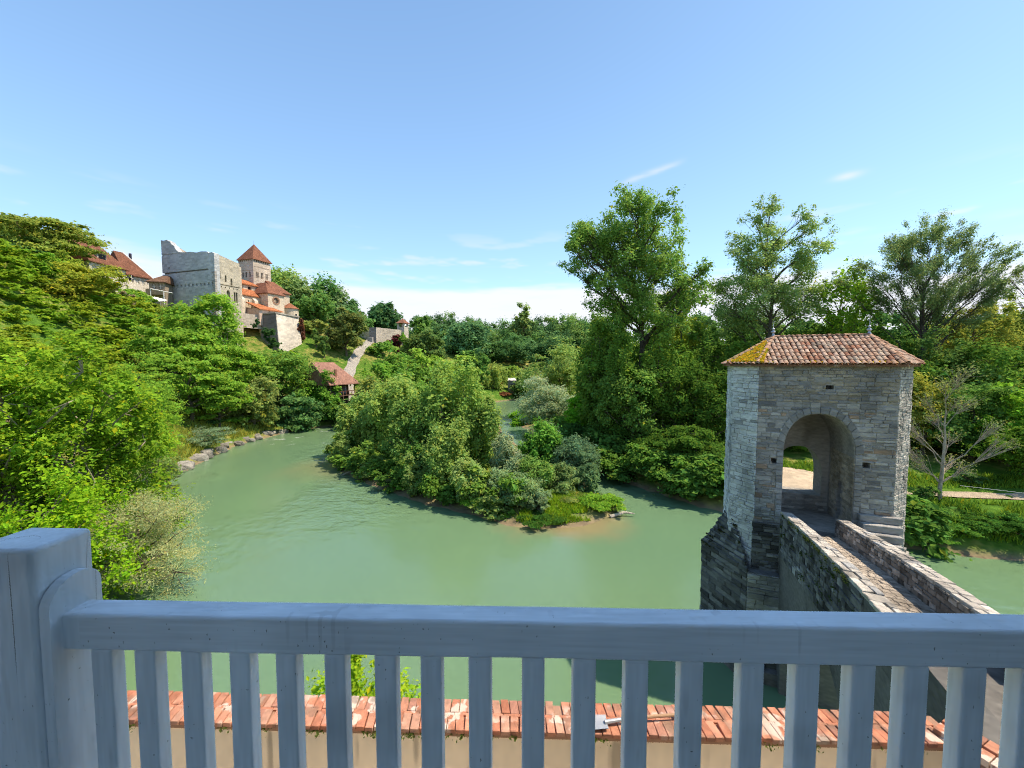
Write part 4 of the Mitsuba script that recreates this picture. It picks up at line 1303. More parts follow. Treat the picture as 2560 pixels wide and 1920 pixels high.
# ------------------------------------------------------------------ houses along the ridge
def house_row(name, label, cat, p0, p1, depth, z0, ze, zr, wall_c, roof_c, hip=(0, 0), windows=(), wsize=(.5, 1.2), over=.5, bands=()):
    f = Frame(p0[:2], (p1 - p0)[:2])                               # a along the front, b behind it
    L = float(np.linalg.norm((p1 - p0)[:2]))
    k = thing(name, label, cat)
    w = mbox(0, L, 0, depth, z0, ze)
    for a, z in windows:
        w -= mbox(a - wsize[0], a + wsize[0], -.5, .2, z, z + wsize[1])
    wk = put('wall', f.w(w), 'plaster', k, color=wall_c)
    for a, z in windows:
        wi = put('window', f.w(mbox(a - wsize[0] - .05, a + wsize[0] + .05, .22, .3, z - .05, z + wsize[1] + .05)), 'dark_glass', k)
        put('frame', f.w(mbox(a - .05, a + .05, .1, .19, z + .02, z + wsize[1] - .02) + mbox(a - wsize[0], a + wsize[0], .1, .19, z + wsize[1] * .5 - .04, z + wsize[1] * .5 + .04)), 'plain', wi, color=(.7, .7, .68))
    rk = put('roof', f.w(hull([(-over, -over, ze - .15), (L + over, -over, ze - .15), (-over, depth + over, ze - .15), (L + over, depth + over, ze - .15), (-over, -over, ze + .06), (L + over, -over, ze + .06), (hip[0], depth / 2, zr), (L - hip[1], depth / 2, zr)])), 'roof_tile', k, color=roof_c)
    return k, f, L, rk


hA0, hA1 = at(225, 706, 88), at(318, 738, 97)
zA = at(300, 668, 94)[2]
kA, fA, LA, rA = house_row('hillside_house', 'white house with red brown roof and dormer beside the umbrella-shaped tree', 'house', hA0, hA1, 9, 28, zA, zA + 6.2, (.62, .58, .50), (.17, .082, .056), hip=(0, 3), windows=[(a, zA - 2.3) for a in np.arange(1.2, 12.5, 1.9)], wsize=(.55, 1.5))
dk = put('dormer', fA.w(mbox(LA - 6.4, LA - 4.2, .6, 3, zA + .5, zA + 2.6)), 'plaster', kA, color=(.55, .5, .42))
put('window', fA.w(mbox(LA - 6.1, LA - 4.5, .45, .58, zA + .9, zA + 2.3)), 'dark_glass', dk)
put('roof', fA.w(hull([(LA - 6.7, .1, zA + 2.6), (LA - 3.9, .1, zA + 2.6), (LA - 6.7, .1, zA + 2.8), (LA - 3.9, .1, zA + 2.8), (LA - 6.7, 3.6, zA + 4.2), (LA - 3.9, 3.6, zA + 4.2)])), 'roof_tile', dk, color=(.17, .082, .056))
hB0, hB1 = at(318, 724, 99), at(378, 740, 104)
zB = at(345, 691, 101)[2]
kB, fB, LB, rB = house_row('hillside_house', 'long low house with red brown roof and a band of white windows', 'house', hB0, hB1, 9, 28, zB, zB + 6.4, (.66, .63, .56), (.17, .082, .056), hip=(0, 3.2), windows=[(a, zB - 1.9) for a in np.arange(1.0, 8.8, 1.25)], wsize=(.36, 1.2))
put('ridge_flashing', polytube([fB.p(LB + .4, -.4, zB + .1), fB.p(LB - 3.2, 4.5, zB + 6.45)], .14, 5), 'plain', kB, color=(.72, .70, .66))
put('chimney_pipe', polytube([fB.p(LB - 1.5, 4.6, zB + 2), fB.p(LB - 1.5, 4.6, zB + 6.6)], .3, 8), 'plain', kB, color=(.05, .05, .07))
hC0, hC1 = at(374, 742, 100), at(414, 748, 101)
zC = at(395, 704, 100)[2]
kC, fC, LC, rC = house_row('hillside_house', 'small house with brown hipped roof and dark balcony squeezed against the keep', 'house', hC0, hC1, 6, 28, zC, zC + 2.2, (.34, .29, .23), (.16, .10, .07), hip=(1.5, 0), windows=[(1.0, zC - 1.7), (2.4, zC - 1.7)], wsize=(.4, 1.2))
put('balcony', fC.w(mbox(-.2, LC, -1.2, -.05, zC - 3.4, zC - 2.0)), 'plain', kC, color=(.20, .17, .13))
hD0, hD1 = at(6, 610, 84), at(165, 660, 86)
zD = at(30, 596, 84)[2]
kD, fD, LD, rD = house_row('hillside_house', 'cream house half hidden behind the umbrella-shaped tree at the top left', 'house', hD0, hD1, 9, 28, zD, zD + 3.6, (.55, .44, .33), (.26,.13,.085), windows=[(a, zD - 3.0) for a in (5.5, 8.5, 11.5)], wsize=(.45, 1.5))
pg = thing('pergola', 'white tubular pergola frame beside the keep', 'pergola')
g0, g1 = at(376, 722, 96), at(409, 728, 96.5)
for p in (g0, g1):
    put('post', polytube([[p[0], p[1], p[2] - 3.2], p], .10, 5), 'plain', pg, color=(.75, .75, .74))
put('beam', polytube([g0, g1], .12, 5), 'plain', pg, color=(.75, .75, .74))
put('beam', polytube([g0 + [0, 2.5, 0], g1 + [0, 2.5, 0]], .12, 5), 'plain', pg, color=(.75, .75, .74))
aw = thing('awning', 'white fabric awning on the slope in front of the keep', 'awning')
a0, a1, a2 = at(383, 741, 95), at(418, 750, 95), at(400, 755, 95)
put('canvas', hull([p + d for p in (a0, a1, a2 + [1.2, -1.5, 0], a0 + [.6, -2, -1.0]) for d in (np.zeros(3), np.array([0, 0, -.12]))]), 'plain', aw, color=(.8, .8, .78))
put('pole', polytube([a2 + [0, 0, -2.5], a2], .06, 5), 'plain', aw, color=(.6, .6, .6))

# riverside house below the path
rh0, rh1 = at(822, 984, 88), at(884, 980, 95)
rhz = at(850, 961, 92)[2]
rh = thing('riverside_house', 'brown timber house with big terracotta roof and balcony among riverside trees', 'house')
fr_ = Frame(rh0[:2], (rh1 - rh0)[:2])
Lr = float(np.linalg.norm((rh1 - rh0)[:2]))
put('wall', fr_.w(mbox(.6, Lr - .8, .8, 8, 1, rhz)), 'plaster', rh, color=(.17, .12, .09))
for i, a in enumerate(np.linspace(1.6, Lr - 2.2, 4)):
    w = put('window', fr_.w(mbox(a - .55, a + .55, .66, .78, rhz - 2.3, rhz - .4)), 'plain', rh, color=(.5, .5, .5))
    put('glazing_bar', fr_.w(mbox(a - .05, a + .05, .58, .655, rhz - 2.3, rhz - .4)), 'plain', w, color=(.12, .08, .06))
put('balcony_floor', fr_.w(mbox(-.2, Lr, -.6, .8, rhz - 2.75, rhz - 2.55)), 'plain', rh, color=(.15, .10, .08))
bk = put('balcony_rail', fr_.w(mbox(-.2, Lr, -.6, -.5, rhz - 1.65, rhz - 1.5)), 'plain', rh, color=(.20, .08, .06))
for a in np.linspace(0, Lr - .2, 9):
    put('post', fr_.w(mbox(a - .07, a + .07, -.58, -.5, rhz - 2.55, rhz - 1.65)), 'plain', bk, color=(.17, .08, .06))
for a in (0, Lr * .5, Lr - .1):
    put('pillar', fr_.w(mbox(a - .1, a + .1, -.57, -.4, 1.0, rhz)), 'plain', rh, color=(.15, .10, .08))
put('roof', fr_.w(hull([(-1, -1.4, rhz), (Lr + .8, -1.4, rhz), (-1, -1.4, rhz + .2), (Lr + .8, -1.4, rhz + .2), (-.4, 4.6, rhz + 5.3), (Lr - 1.6, 4.6, rhz + 5.3), (-1, 10, rhz + .2), (Lr + .8, 10, rhz + .2), (-1, 10, rhz), (Lr + .8, 10, rhz)])), 'roof_tile', rh, color=(.27, .15, .115))
put('chimney', fr_.w(mbox(2.6, 3.1, .6, 1.1, rhz + 1.2, rhz + 3.6)), 'plain', rh, color=(.25, .13, .09))

# rampart with its turret at the head of the path
rp_ = thing('rampart_wall', 'grey town rampart at the head of the hillside path', 'wall')
ra, rb_, rc, rd = at(892, 819, 155), at(923, 819, 150), at(940, 818, 150), at(1012, 826, 166)
zt = 14 + 150 * 89 / FOC
for i, (p, q_, c, lb) in enumerate(((ra, rb_, (.46, .41, .34), None), (rb_, rc, (.24, .22, .21), None), (rc, rd, (.47, .42, .35), None))):
    d = np.array([-.3, 1.0, 0])
    zq = zt if i < 2 else at(1012, 826, 166)[2]
    put('masonry', hull([top(p, 14), top(q_, 14), top(p + d, 14), top(q_ + d, 14), top(p, zt), top(q_, zq), top(p + d, zt), top(q_ + d, zq)]), 'castle_stone', rp_, color=c)
gp_ = at(927, 845, 149)
put('gate_pier', cbox(gp_[0] - .8, gp_[0] + .8, gp_[1] - .8, gp_[1] + .8, 14, gp_[2] + .3, .1), 'castle_stone', rp_, color=(.3, .29, .28))
tu = thing('rampart_turret', 'small square turret with tiled pyramid roof at the end of the rampart', 'turret')
tp0 = at(1007, 818, 166)
tz = tp0[2]
tf = Frame(tp0[:2], (V_[0], V_[1]), (R_[0], R_[1]))
tb = mbox(-1.7, 1.7, -1.7, 1.7, 12, tz)
put('base', tf.w(tb), 'castle_stone', tu, color=(.5, .45, .38))
for sa, sb in ((-1, -1), (-1, 1), (1, -1), (1, 1)):
    put('pillar', tf.w(mbox(sa * 1.35 - .3, sa * 1.35 + .3, sb * 1.35 - .3, sb * 1.35 + .3, tz, tz + 1.6)), 'castle_stone', tu, color=(.5, .45, .38))
put('roof', tf.w(hull([(-2.2, -2.2, tz + 1.6), (2.2, -2.2, tz + 1.6), (2.2, 2.2, tz + 1.6), (-2.2, 2.2, tz + 1.6), (0, 0, tz + 3.7)])), 'roof_tile', tu, color=(.25, .125, .085))

# far garden by the water: parasol, table, shed
ps = thing('parasol', 'red garden parasol beside the far river bend', 'parasol')
pp = on_z(1247, 990, 1.2)
gz = ground_z(pp[0], pp[1])
put('canopy', lathe([(.02, .55), (.9, .3), (1.75, 0), (1.72, -.12), (.9, .18), (.02, .42)], pp[0], pp[1], gz + 2.3, 10), 'plain', ps, color=(.62, .07, .07))
put('pole', polytube([[pp[0], pp[1], gz - .2], [pp[0], pp[1], gz + 2.8]], .05, 5), 'plain', ps, color=(.4, .3, .2))
tb_ = thing('garden_table', 'small reddish garden table under the far parasol', 'table')
put('top', cbox(pp[0] - 2.2, pp[0] - .6, pp[1] - .9, pp[1] - .1, gz + .68, gz + .76), 'plain', tb_, color=(.45, .16, .12))
for dx in (-2.0, -.8):
    put('leg', cbox(pp[0] + dx - .06, pp[0] + dx + .06, pp[1] - .55, pp[1] - .45, gz - .1, gz + .68), 'plain', tb_, color=(.3, .12, .1))
sh = thing('garden_shed', 'small shed with pale roof half hidden in far bushes', 'shed')
sp_ = at(1280, 951, 150)
put('wall', cbox(sp_[0] - 1.6, sp_[0] + 1.6, sp_[1], sp_[1] + 3, 2, sp_[2]), 'plaster', sh, color=(.22, .20, .17))
put('roof', hull([(sp_[0] + x, sp_[1] + y, sp_[2] + z) for x, y, z in ((-1.7, -.5, 0), (1.7, -.5, 0), (-1.7, 3.4, 0), (1.7, 3.4, 0), (-1.5, 1.5, .9), (1.5, 1.5, .9))]), 'plain', sh, color=(.52, .50, .48))

# ------------------------------------------------------------------ trees: near left bank
G_L = 'trees along the near left bank'
tree_px('bright_tree', 'huge bright lime green broadleaf tree filling the left edge above the railing post', 'tree', -10, 790, 260, 24, 42000, (.108,.19,.018), 101, leaf=.235, cb=-.05, lobes=34, hole=.43, clump=.24, dry=.03, twigs=90, bark=(.30, .26, .2))
tree_px('bright_tree', 'bright lime green broadleaf tree, right of the huge one at the left edge', 'tree', 212, 905, 168, 26, 34000, (.10,.182,.018), 102, leaf=.225, cb=-.1, lobes=30, hole=.43, clump=.24, dry=.04, twigs=90, bark=(.30, .26, .2))
tree_px('bright_tree', 'low bright green tree just behind the railing post', 'tree', 150, 1170, 170, 20, 16000, (.105, .2, .012), 103, leaf=.19, cb=-.2, lobes=16, hole=.25, twigs=30)
tree_px('pale_willow', 'pale silvery yellow willow leaning over the water beside the railing post', 'tree', 335, 1235, 136, 23, 30000, PALE, 104, leaf=.12, cb=-.25, lobes=20, hole=.34, flat=.5, aspect=.36, twigs=80, base=1.0)
tree_px('round_acacia', 'rounded fresh green acacia right of the lime green trees', 'tree', 340, 880, 94, 44, 26000, (.108, .20, .03), 105, leaf=.17, cb=.02, lobes=20, flat=.35, hole=.25)
tree_px('bank_shrub', 'olive green shrub on the left bank in front of the rounded acacia', 'shrub', 322, 1085, 84, 39, 15000, (.10, .155, .05), 106, leaf=.14, cb=.0, lobes=16, hole=.3)
tree_px('bank_shrub', 'low dull green shrub at the water edge, nearest the pale willow', 'shrub', 392, 1140, 52, 41, 8000, (.10, .155, .055), 107, leaf=.15, cb=.0, lobes=12, hole=.3)
tree_px('grey_willow', 'grey green willow bush above the shoreline boulders', 'shrub', 503, 1072, 58, 58, 10000, (.125, .19, .13), 108, leaf=.21, cb=.0, lobes=14, aspect=.35, hole=.2)

# ------------------------------------------------------------------ trees: left bank below the keep
tree_px('tall_acacia', 'tall feathery acacia whose top stands before the keep', 'tree', 508, 728, 72, 78, 16000, (.108, .20, .03), 110, cb=.12, lobes=18, flat=.5, hole=.34)
tree_px('tall_acacia', 'bright green acacia left of the one before the keep', 'tree', 430, 795, 82, 68, 17000, (.108, .20, .03), 111, cb=.08, lobes=18, flat=.5, hole=.34)
tree_px('tall_acacia', 'acacia with layered boughs right below the keep', 'tree', 565, 850, 70, 76, 14000, (.108, .20, .03), 112, cb=.08, lobes=18, flat=.5, hole=.34)
tree_px('tall_acacia', 'dark hearted acacia on the slope, right of the rounded acacia', 'tree', 470, 880, 92, 62, 18000, (.108, .20, .03), 113, cb=.12, lobes=20, flat=.35, hole=.32)
tree_px('tall_acacia', 'slim acacia over the shore path below the keep', 'tree', 545, 945, 62, 66, 10000, (.108, .20, .03), 114, cb=.25, lobes=14, flat=.35, hole=.34)
tree_px('olive_tree', 'dull olive green tree at the shore above the boulders', 'tree', 632, 948, 58, 72, 13000, (.115, .16, .055), 115, cb=.05, lobes=16, hole=.28)
tree_px('chestnut', 'large leaved chestnut tree below the bastion wall', 'tree', 702, 884, 84, 86, 15000, (.085, .165, .035), 116, leaf=.55, cb=.08, lobes=20, hole=.25, clump=.38)
tree_px('shore_tree', 'blue green bushy tree overhanging the shore', 'tree', 745, 985, 52, 80, 9000, (.065, .14, .055), 117, cb=.0, lobes=14)
tree_px('shore_tree', 'bright green bushy tree between the chestnut and the riverside house', 'tree', 795, 962, 42, 91, 8000, (.08, .2, .022), 118, cb=.0, lobes=13)
tree_px('shore_tree', 'dark green bush at the water under the riverside house', 'tree', 836, 1000, 40, 86, 8000, (.055, .125, .028), 119, cb=.0, lobes=13)
tree_px('shore_tree', 'green tree hiding the left half of the riverside house', 'tree', 815, 937, 33, 87, 7000, (.08, .17, .03), 120, leaf=.42, cb=.0, lobes=12)
tree_px('yellow_bush', 'yellow green bush above the chestnut on the lawn', 'shrub', 738, 868, 24, 95, 2500, LIME, 121, cb=.0, lobes=9)
tree_px('left_bank_shrub', 'dark round shrub under the acacias by the shore path', 'shrub', 535, 1052, 24, 66, 2600, (.04, .085, .03), 122, cb=.0, lobes=9)
tree_px('left_bank_shrub', 'fresh green shrub behind the shore boulders', 'shrub', 585, 1045, 32, 70, 3500, (.09, .19, .03), 123, cb=.0, lobes=9)
tree_px('left_bank_shrub', 'yellowish shrub among grass above the boulders', 'shrub', 660, 1075, 26, 74, 2600, (.15, .19, .05), 124, cb=.0, lobes=9)
for i, (sx, top_, hw, Y, c) in enumerate(((900, 985, 46, 82, (.06, .125, .03)), (955, 905, 62, 96, (.085, .175, .03)), (1000, 868, 62, 104, (.085, .17, .035)), (1058, 884, 66, 112, (.115, .20, .035)), (1105, 910, 50, 116, (.14, .215, .035)),
                                          (1150, 900, 52, 128, (.12, .2, .035)), (1180, 880, 40, 132, (.05, .115, .03)), (1008, 930, 60, 92, (.075, .155, .03)), (930, 945, 40, 90, (.13, .17, .05)))):
    tree_px('far_bank_tree', ('dark large leaved tree below the riverside house, by the water', 'fresh green tree right of the foot of the hillside path', 'tall fresh green tree behind the left bank, right of the path', 'wide yellow green tree behind the island trees', 'yellow green tree between island and far meadow',
                              'light green round tree left of the far weeping willow', 'dark round tree above the far weeping willow', 'mid green tree just behind the leftmost island trees', 'yellowish small tree at the foot of the path')[i], 'tree', sx, top_, hw, Y, 8000 if Y < 100 else 6000, c, 130 + i, cb=.0, lobes=15, hole=.22)

# ------------------------------------------------------------------ hill slope: yellow green bushes, as copies of a few
def template(seed, nl, leaf, col, lobes=10, flat=.5, half=True, hole=.2, clump=.34, var=.2, aspect=.62):
    r = np.random.default_rng(seed)
    P, N, m, lc, cc, li = crown_leaves(r, [0, 0, .45 if half else .5], [.5, .5, .55 if half else .5], nl, leaf, lobes=lobes, clump=clump, flat=flat, hole=hole)
    v, f = leaf_quads(P, N, leaf, r, aspect)
    c = leaf_colors(col, nl, r, m, var)
    return mikit.ply((v, f), 'leaf', uv=enc(np.repeat(c, 4, 0)))


def copies(name, label, cat, group, temps, spots, seed, trunk=False):
    """spots: (x, y, ground, width, height)."""
    r = np.random.default_rng(seed)
    for i, (x, y, z, w, h) in enumerate(spots):
        k = thing(name, label if isinstance(label, str) else label[i % len(label)], cat, group)
        t = temps[i % len(temps)]
        scene[numbered(f'{k}__crown')] = {**t, 'to_world': T().translate([x, y, z]).rotate([0, 0, 1], float(r.uniform(0, 360))).scale([w, w * r.uniform(.85, 1.15), h])}
        if trunk:
            put('trunk', tubes([((x, y, z - .5), (x, y, z + h * .55), .03 * h * .5, .012 * h * .5)], 5), 'bark', k, color=BARK)


mounds = [template(200 + i, 3000, .07, c, lobes=8, flat=.55, hole=.1, clump=.26) for i, c in enumerate(((.13, .20, .02), (.115, .195, .02), (.15, .21, .024), (.09, .175, .022), (.135, .19, .03)))]
spots = []
rg = np.random.default_rng(77)
tries = 0
while len(spots) < 120 and tries < 6000:
    tries += 1
    x, y = rg.uniform(-98, -46), rg.uniform(34, 92)
    d = math.hypot(x + 50, y - 50)
    z = ground_z(x, y)
    if z < 6 or z > 33.5 or y > 92 - .1 * (x + 98):
        continue
    w = rg.uniform(4.0, 7.0) * (.75 + .5 * y / 90)
    if any((x - q[0]) ** 2 + (y - q[1]) ** 2 < (.40 * (w + q[3]) / 2 * 1.35) ** 2 for q in spots):
        continue
    spots.append((x, y, z - .6, w, w * rg.uniform(.55, .8)))
copies('slope_bush', 'rounded yellow green bush in the thicket covering the hillside', 'bush', 'yellow green bushes covering the hillside below the houses', mounds, spots, 5)
tree_px('umbrella_tree', 'dark green spreading umbrella-shaped tree on the skyline at upper left', 'tree', 120, 532, 90, 80, 18000, (.13, .175, .04), 140, cb=.0, lobes=26, flat=.28, hole=.30, clump=.36, trunk_r=.4)
tree_px('leafy_tree', 'yellow green large leaved tree on the slope under the umbrella-shaped tree', 'tree', 225, 668, 72, 72, 11000, (.16, .195, .03), 141, leaf=.42, cb=.0, lobes=16, hole=.3)
tree_px('slope_tree', 'dark blue green tree at the left edge under the skyline', 'tree', 35, 622, 60, 74, 8000, (.05, .115, .04), 142, cb=.0, lobes=14)
tree_px('slope_tree', 'green tree at the left edge of the skyline', 'tree', -20, 556, 40, 80, 6000, (.06, .115, .03), 143, cb=.0, lobes=14)
tree_px('slope_tree', 'dark green tree in front of the white house on the slope', 'tree', 180, 690, 36, 78, 6000, (.06, .115, .025), 144, cb=.0, lobes=14, flat=.3)
tree_px('slope_tree', 'dull green shrubby tree left of the umbrella-shaped tree trunk', 'tree', 92, 600, 40, 76, 5000, (.07, .12, .03), 145, cb=.0, lobes=12)
tree_px('slope_tree', 'bright green tree below the long low house', 'tree', 330, 722, 36, 88, 5000, (.10, .19, .03), 146, cb=.0, lobes=12)
tree_px('grey_bush', 'greyish bare looking bush below the white awning', 'shrub', 322, 728, 22, 82, 2200, (.17, .16, .11), 147, cb=.0, lobes=9, hole=.4)

# ------------------------------------------------------------------ shrubs, palms and trees round the church hill
balls = [template(230 + i, 1800, .11, c, lobes=12, flat=.7, hole=.0, clump=.4) for i, c in enumerate(((.028, .075, .035), (.035, .085, .03)))]
bs = []
for cx_, cy_, r_ in ((1460, 1185, 42), (1420, 1240, 45), (1560, 1320, 55), (1640, 1330, 70), (1590, 1410, 55), (1660, 1440, 50), (1640, 1510, 52), (1725, 1500, 52), (1780, 1600, 40), (1950, 1620, 50)):
    sx, sy = 380 + cx_ / 5.53, 580 + (cy_ + r_) / 5.53
    q_ = at(sx, sy, 104 + .004 * (cx_ - 1400))
    w = 2 * r_ / 5.53 * q_[1] / FOC
    zg = max(ground_z(q_[0], q_[1]), q_[2] - 1.0)
    bs.append((q_[0], q_[1], min(zg, q_[2] + .5), w, w * .95))
copies('clipped_shrub', 'dark green rounded clipped shrub on the slope beside the bastion wall', 'shrub', 'round shrubs beside the bastion wall', balls, bs, 6)
tree_px('church_tree', 'tall pale green tree behind the church, highest on the hill', 'tree', 708, 668, 44, 150, 7000, (.12, .195, .06), 150, cb=.0, lobes=16, flat=.9, clump=.45)
for i, (sx, top_, hw, Y, c) in enumerate(((750, 684, 46, 148, (.10, .15, .055)), (800, 700, 46, 150, (.055, .12, .035)), (838, 735, 36, 155, (.09, .14, .06)), (872, 756, 30, 158, (.05, .105, .035)), (905, 790, 24, 160, (.06, .12, .035)), (784, 740, 40, 142, (.06, .12, .03)))):
    tree_px('church_tree', ('silvery green crown right of the tallest tree behind the church', 'dark green tree on the wooded hilltop right of the church', 'grey green tree descending the hilltop right of the church', 'small dark tree left of the rampart', 'low dark tree directly left of the rampart', 'dark green tree below the silvery crown right of the church')[i], 'tree', sx, top_, hw, Y, 6500, tuple(np.array(c) * [1.3, 1.35, 1.6]), 151 + i, cb=-.05, lobes=14, flat=.9, clump=.45)
tree_px('hillside_bush', 'big dark olive bush on the lawn left of the path', 'shrub', 864, 790, 44, 126, 8000, (.085, .115, .04), 160, cb=-.05, lobes=18, half_d=5)
tree_px('hillside_bush', 'olive bush above the lawn right of the bastion wall', 'shrub', 790, 800, 30, 130, 4500, (.13, .17, .05), 161, cb=-.05, lobes=13)
tree_px('hillside_bush', 'dark reddish bush right against the bastion wall', 'shrub', 752, 796, 8, 121, 1200, (.10, .05, .04), 162, cb=-.1, lobes=8)
tree_px('hillside_bush', 'low green bush on the lawn below the olive bush', 'shrub', 809, 842, 11, 118, 1200, (.07, .13, .04), 163, cb=-.1, lobes=8)
tree_px('hillside_bush', 'small round bush at the top of the lawn', 'shrub', 789, 822, 9, 122, 1000, (.07, .13, .04), 164, cb=-.1, lobes=8)
tree_px('rampart_tree', 'dark oval tree standing behind the rampart', 'tree', 955, 755, 36, 172, 9000, (.042, .10, .045), 165, cb=.05, lobes=14, flat=.9, clump=.5)
tree_px('rampart_tree', 'small green tree right of the dark oval tree', 'tree', 984, 788, 20, 176, 2500, (.06, .13, .035), 166, cb=.0, lobes=12)
tree_px('purple_bush', 'purple leaved bush below the rampart', 'shrub', 985, 836, 17, 150, 2000, (.07, .022, .03), 167, cb=-.1, lobes=9)
tree_px('hillside_bush', 'bright green bush right of the purple bush', 'shrub', 1012, 832, 15, 150, 1800, (.10, .21, .03), 168, cb=-.1, lobes=9)
tree_px('hillside_bush', 'green bush right of the hillside path below the rampart', 'shrub', 952, 850, 24, 138, 3000, (.075, .155, .035), 169, cb=-.1, lobes=12)


def palm(label, sx, sy_top, sy_base, Y, seed):
    r = np.random.default_rng(seed)
    p = at(sx, sy_base, Y); t = at(sx, sy_top, Y)
    zg = min(p[2], ground_z(p[0], p[1]) + .2)
    k = thing('palm_tree', label, 'palm')
    h = (t[2] - zg) * .72
    put('trunk', tubes([((p[0], p[1], zg - .3), (p[0], p[1], zg + h), .22, .2)], 7), 'bark', k, color=(.14, .10, .07))
    P, N, TD = [], [], []
    for i in range(34):
        a, e = r.uniform(0, 6.28), r.uniform(-.5, 1.1)
        for s in np.linspace(.2, 1, 9):
            R = s * h * .55
            P.append([p[0] + math.cos(a) * R * math.cos(e * .7), p[1] + math.sin(a) * R * math.cos(e * .7), zg + h + R * math.sin(e) - .35 * R * R / (h * .55)])
            N.append([r.normal(0, .4), r.normal(0, .4), 1]); TD.append([math.cos(a), math.sin(a), math.sin(e) - .7 * s])
    v, f = leaf_quads(np.array(P), np.array(N), .42, r, .5, tdir=np.array(TD))
    put('frond', (v, f), 'leaf', k, color=(.055, .10, .03))


palm('small fan palm on the lawn above the riverside house', 824, 893, 921, 106, 1)
palm('yellowish palm beside the big olive bush', 820, 812, 848, 124, 2)
palm('small palm at the rampart foot', 1000, 835, 862, 150, 3)

# ------------------------------------------------------------------ island trees
IS = [('leftmost island tree leaning over the left channel', 905, 1003, 68, 57.5, 13000, (.125, .19, .055), 0.0),
      ('tall light green island tree, second from the left', 985, 945, 82, 55, 18000, (.13, .20, .055), 0.0),
      ('broad green tree in the middle of the island, the tallest one', 1110, 903, 96, 47, 24000, (.125, .20, .05), .0),
      ('dark sided island tree facing the left channel', 1035, 1010, 90, 46, 22000, (.085, .15, .042), -.02),
      ('green island tree on the right edge, beside the right channel', 1195, 985, 62, 46, 15000, (.11, .18, .05), -.02),
      ('leafy tree in the front middle of the island', 1120, 1075, 80, 40.5, 22000, (.12, .185, .055), -.04),
      ('low drooping tree at the front left shore of the island', 1045, 1130, 62, 42, 14000, (.055, .12, .028), -.05),
      ('small broadleaf tree at the front shore of the island', 1175, 1160, 52, 37.3, 12000, (.13, .195, .07), -.05),
      ('dense green tree between the silver willow and the blue green willow', 1350, 1075, 62, 46, 15000, (.07, .16, .03), -.02),
      ('dark green tree behind the blue green willow', 1398, 1092, 50, 50, 9000, (.05, .115, .03), .0)]
for i, (lb, sx, t_, hw, Y, nl, c, cb_) in enumerate(IS):
    cb_, hw, t_ = cb_ - .16, hw * .86, t_ - 12
    c = tuple(np.array(c) * [1.15, 1.15, 1.2])
    tree_px('island_tree', lb, 'tree', sx, t_, hw, Y, nl, c, 170 + i, cb=cb_, lobes=20, hole=.30, flat=.95)
IW = [('slim silver willow beside the island channel', 1262, 1095, 34, 43, 9000, SILVER), ('silver topped willow right of the slim one', 1360, 1062, 40, 48, 8000, (.14, .205, .125)), ('silvery green bush at the front of the island', 1300, 1195, 48, 35.5, 12000, (.13, .20, .105)),
      ('blue green young willow near the island tip', 1440, 1100, 52, 44, 13000, BLUE), ('pale willow at the back of the island channel', 1222, 1085, 22, 58, 5000, (.15, .21, .125)), ('small silvery sapling at the island front', 1345, 1230, 26, 34.3, 5000, (.14, .21, .13))]
for i, (lb, sx, t_, hw, Y, nl, c) in enumerate(IW):
    tree_px('island_willow', lb, 'tree', sx, t_ - 5, hw * 1.15, Y, nl, c, 190 + i, cb=-.05, lobes=14, aspect=.34, hole=.25, flat=.9)
IX = [('silvery young willow in the middle of the island point', 1300, 1145, 42, 39.5, 9000, (.14, .205, .13)), ('green sapling between the silvery willows of the island', 1335, 1140, 44, 38.2, 9000, (.10, .18, .05)), ('grey green willow shrub near the island tip', 1395, 1165, 48, 38.8, 9000, (.12, .185, .08)),
      ('blue green shrub at the right shore of the island tip', 1465, 1165, 40, 39.5, 7000, (.075, .14, .075)), ('silvery shrub at the front corner of the island', 1255, 1180, 40, 36.6, 8000, (.14, .21, .12))]
for i, (lb, sx, t_, hw, Y, nl, c) in enumerate(IX):
    tree_px('island_shrub', lb, 'shrub', sx, t_, hw, Y, nl, c, 460 + i, cb=-.1, lobes=14, aspect=.4, hole=.25, flat=.9)
IB = [('bright green bank bush at the front of the island', 1210, 1235, 46, 36.3, 6000, (.10, .21, .03)), ('low dark green bush at the tip of the island', 1345, 1290, 36, 33.2, 5000, (.04, .10, .02)), ('grassy green bush at the right of the island tip', 1500, 1245, 48, 36, 7000, (.11, .215, .03)),
      ('low grassy bush left of the island tip clearing', 1262, 1290, 28, 34.8, 3500, (.055, .13, .02)), ('reddish green weeds between the island tip bushes', 1420, 1240, 34, 37, 4500, (.12, .16, .05)), ('pale green reeds on the island tip above the rock', 1535, 1262, 22, 36.2, 2800, (.13, .2, .05)),
      ('small bright bush at the left corner of the island', 1010, 1205, 26, 42, 3000, (.10, .21, .03)), ('bright green bush on the small islet in the right channel', 1306, 1032, 22, 87, 2600, (.10, .215, .025)), ('darker green bush on the small islet in the right channel', 1335, 1048, 14, 86, 1500, (.07, .17, .02))]
for i, (lb, sx, t_, hw, Y, nl, c) in enumerate(IB):
    tree_px('island_bush', lb, 'bush', sx, t_ - 6, hw * 1.3, Y, nl, c, 210 + i, cb=-.1, lobes=12, aspect=.4, hole=.1, twigs=8)


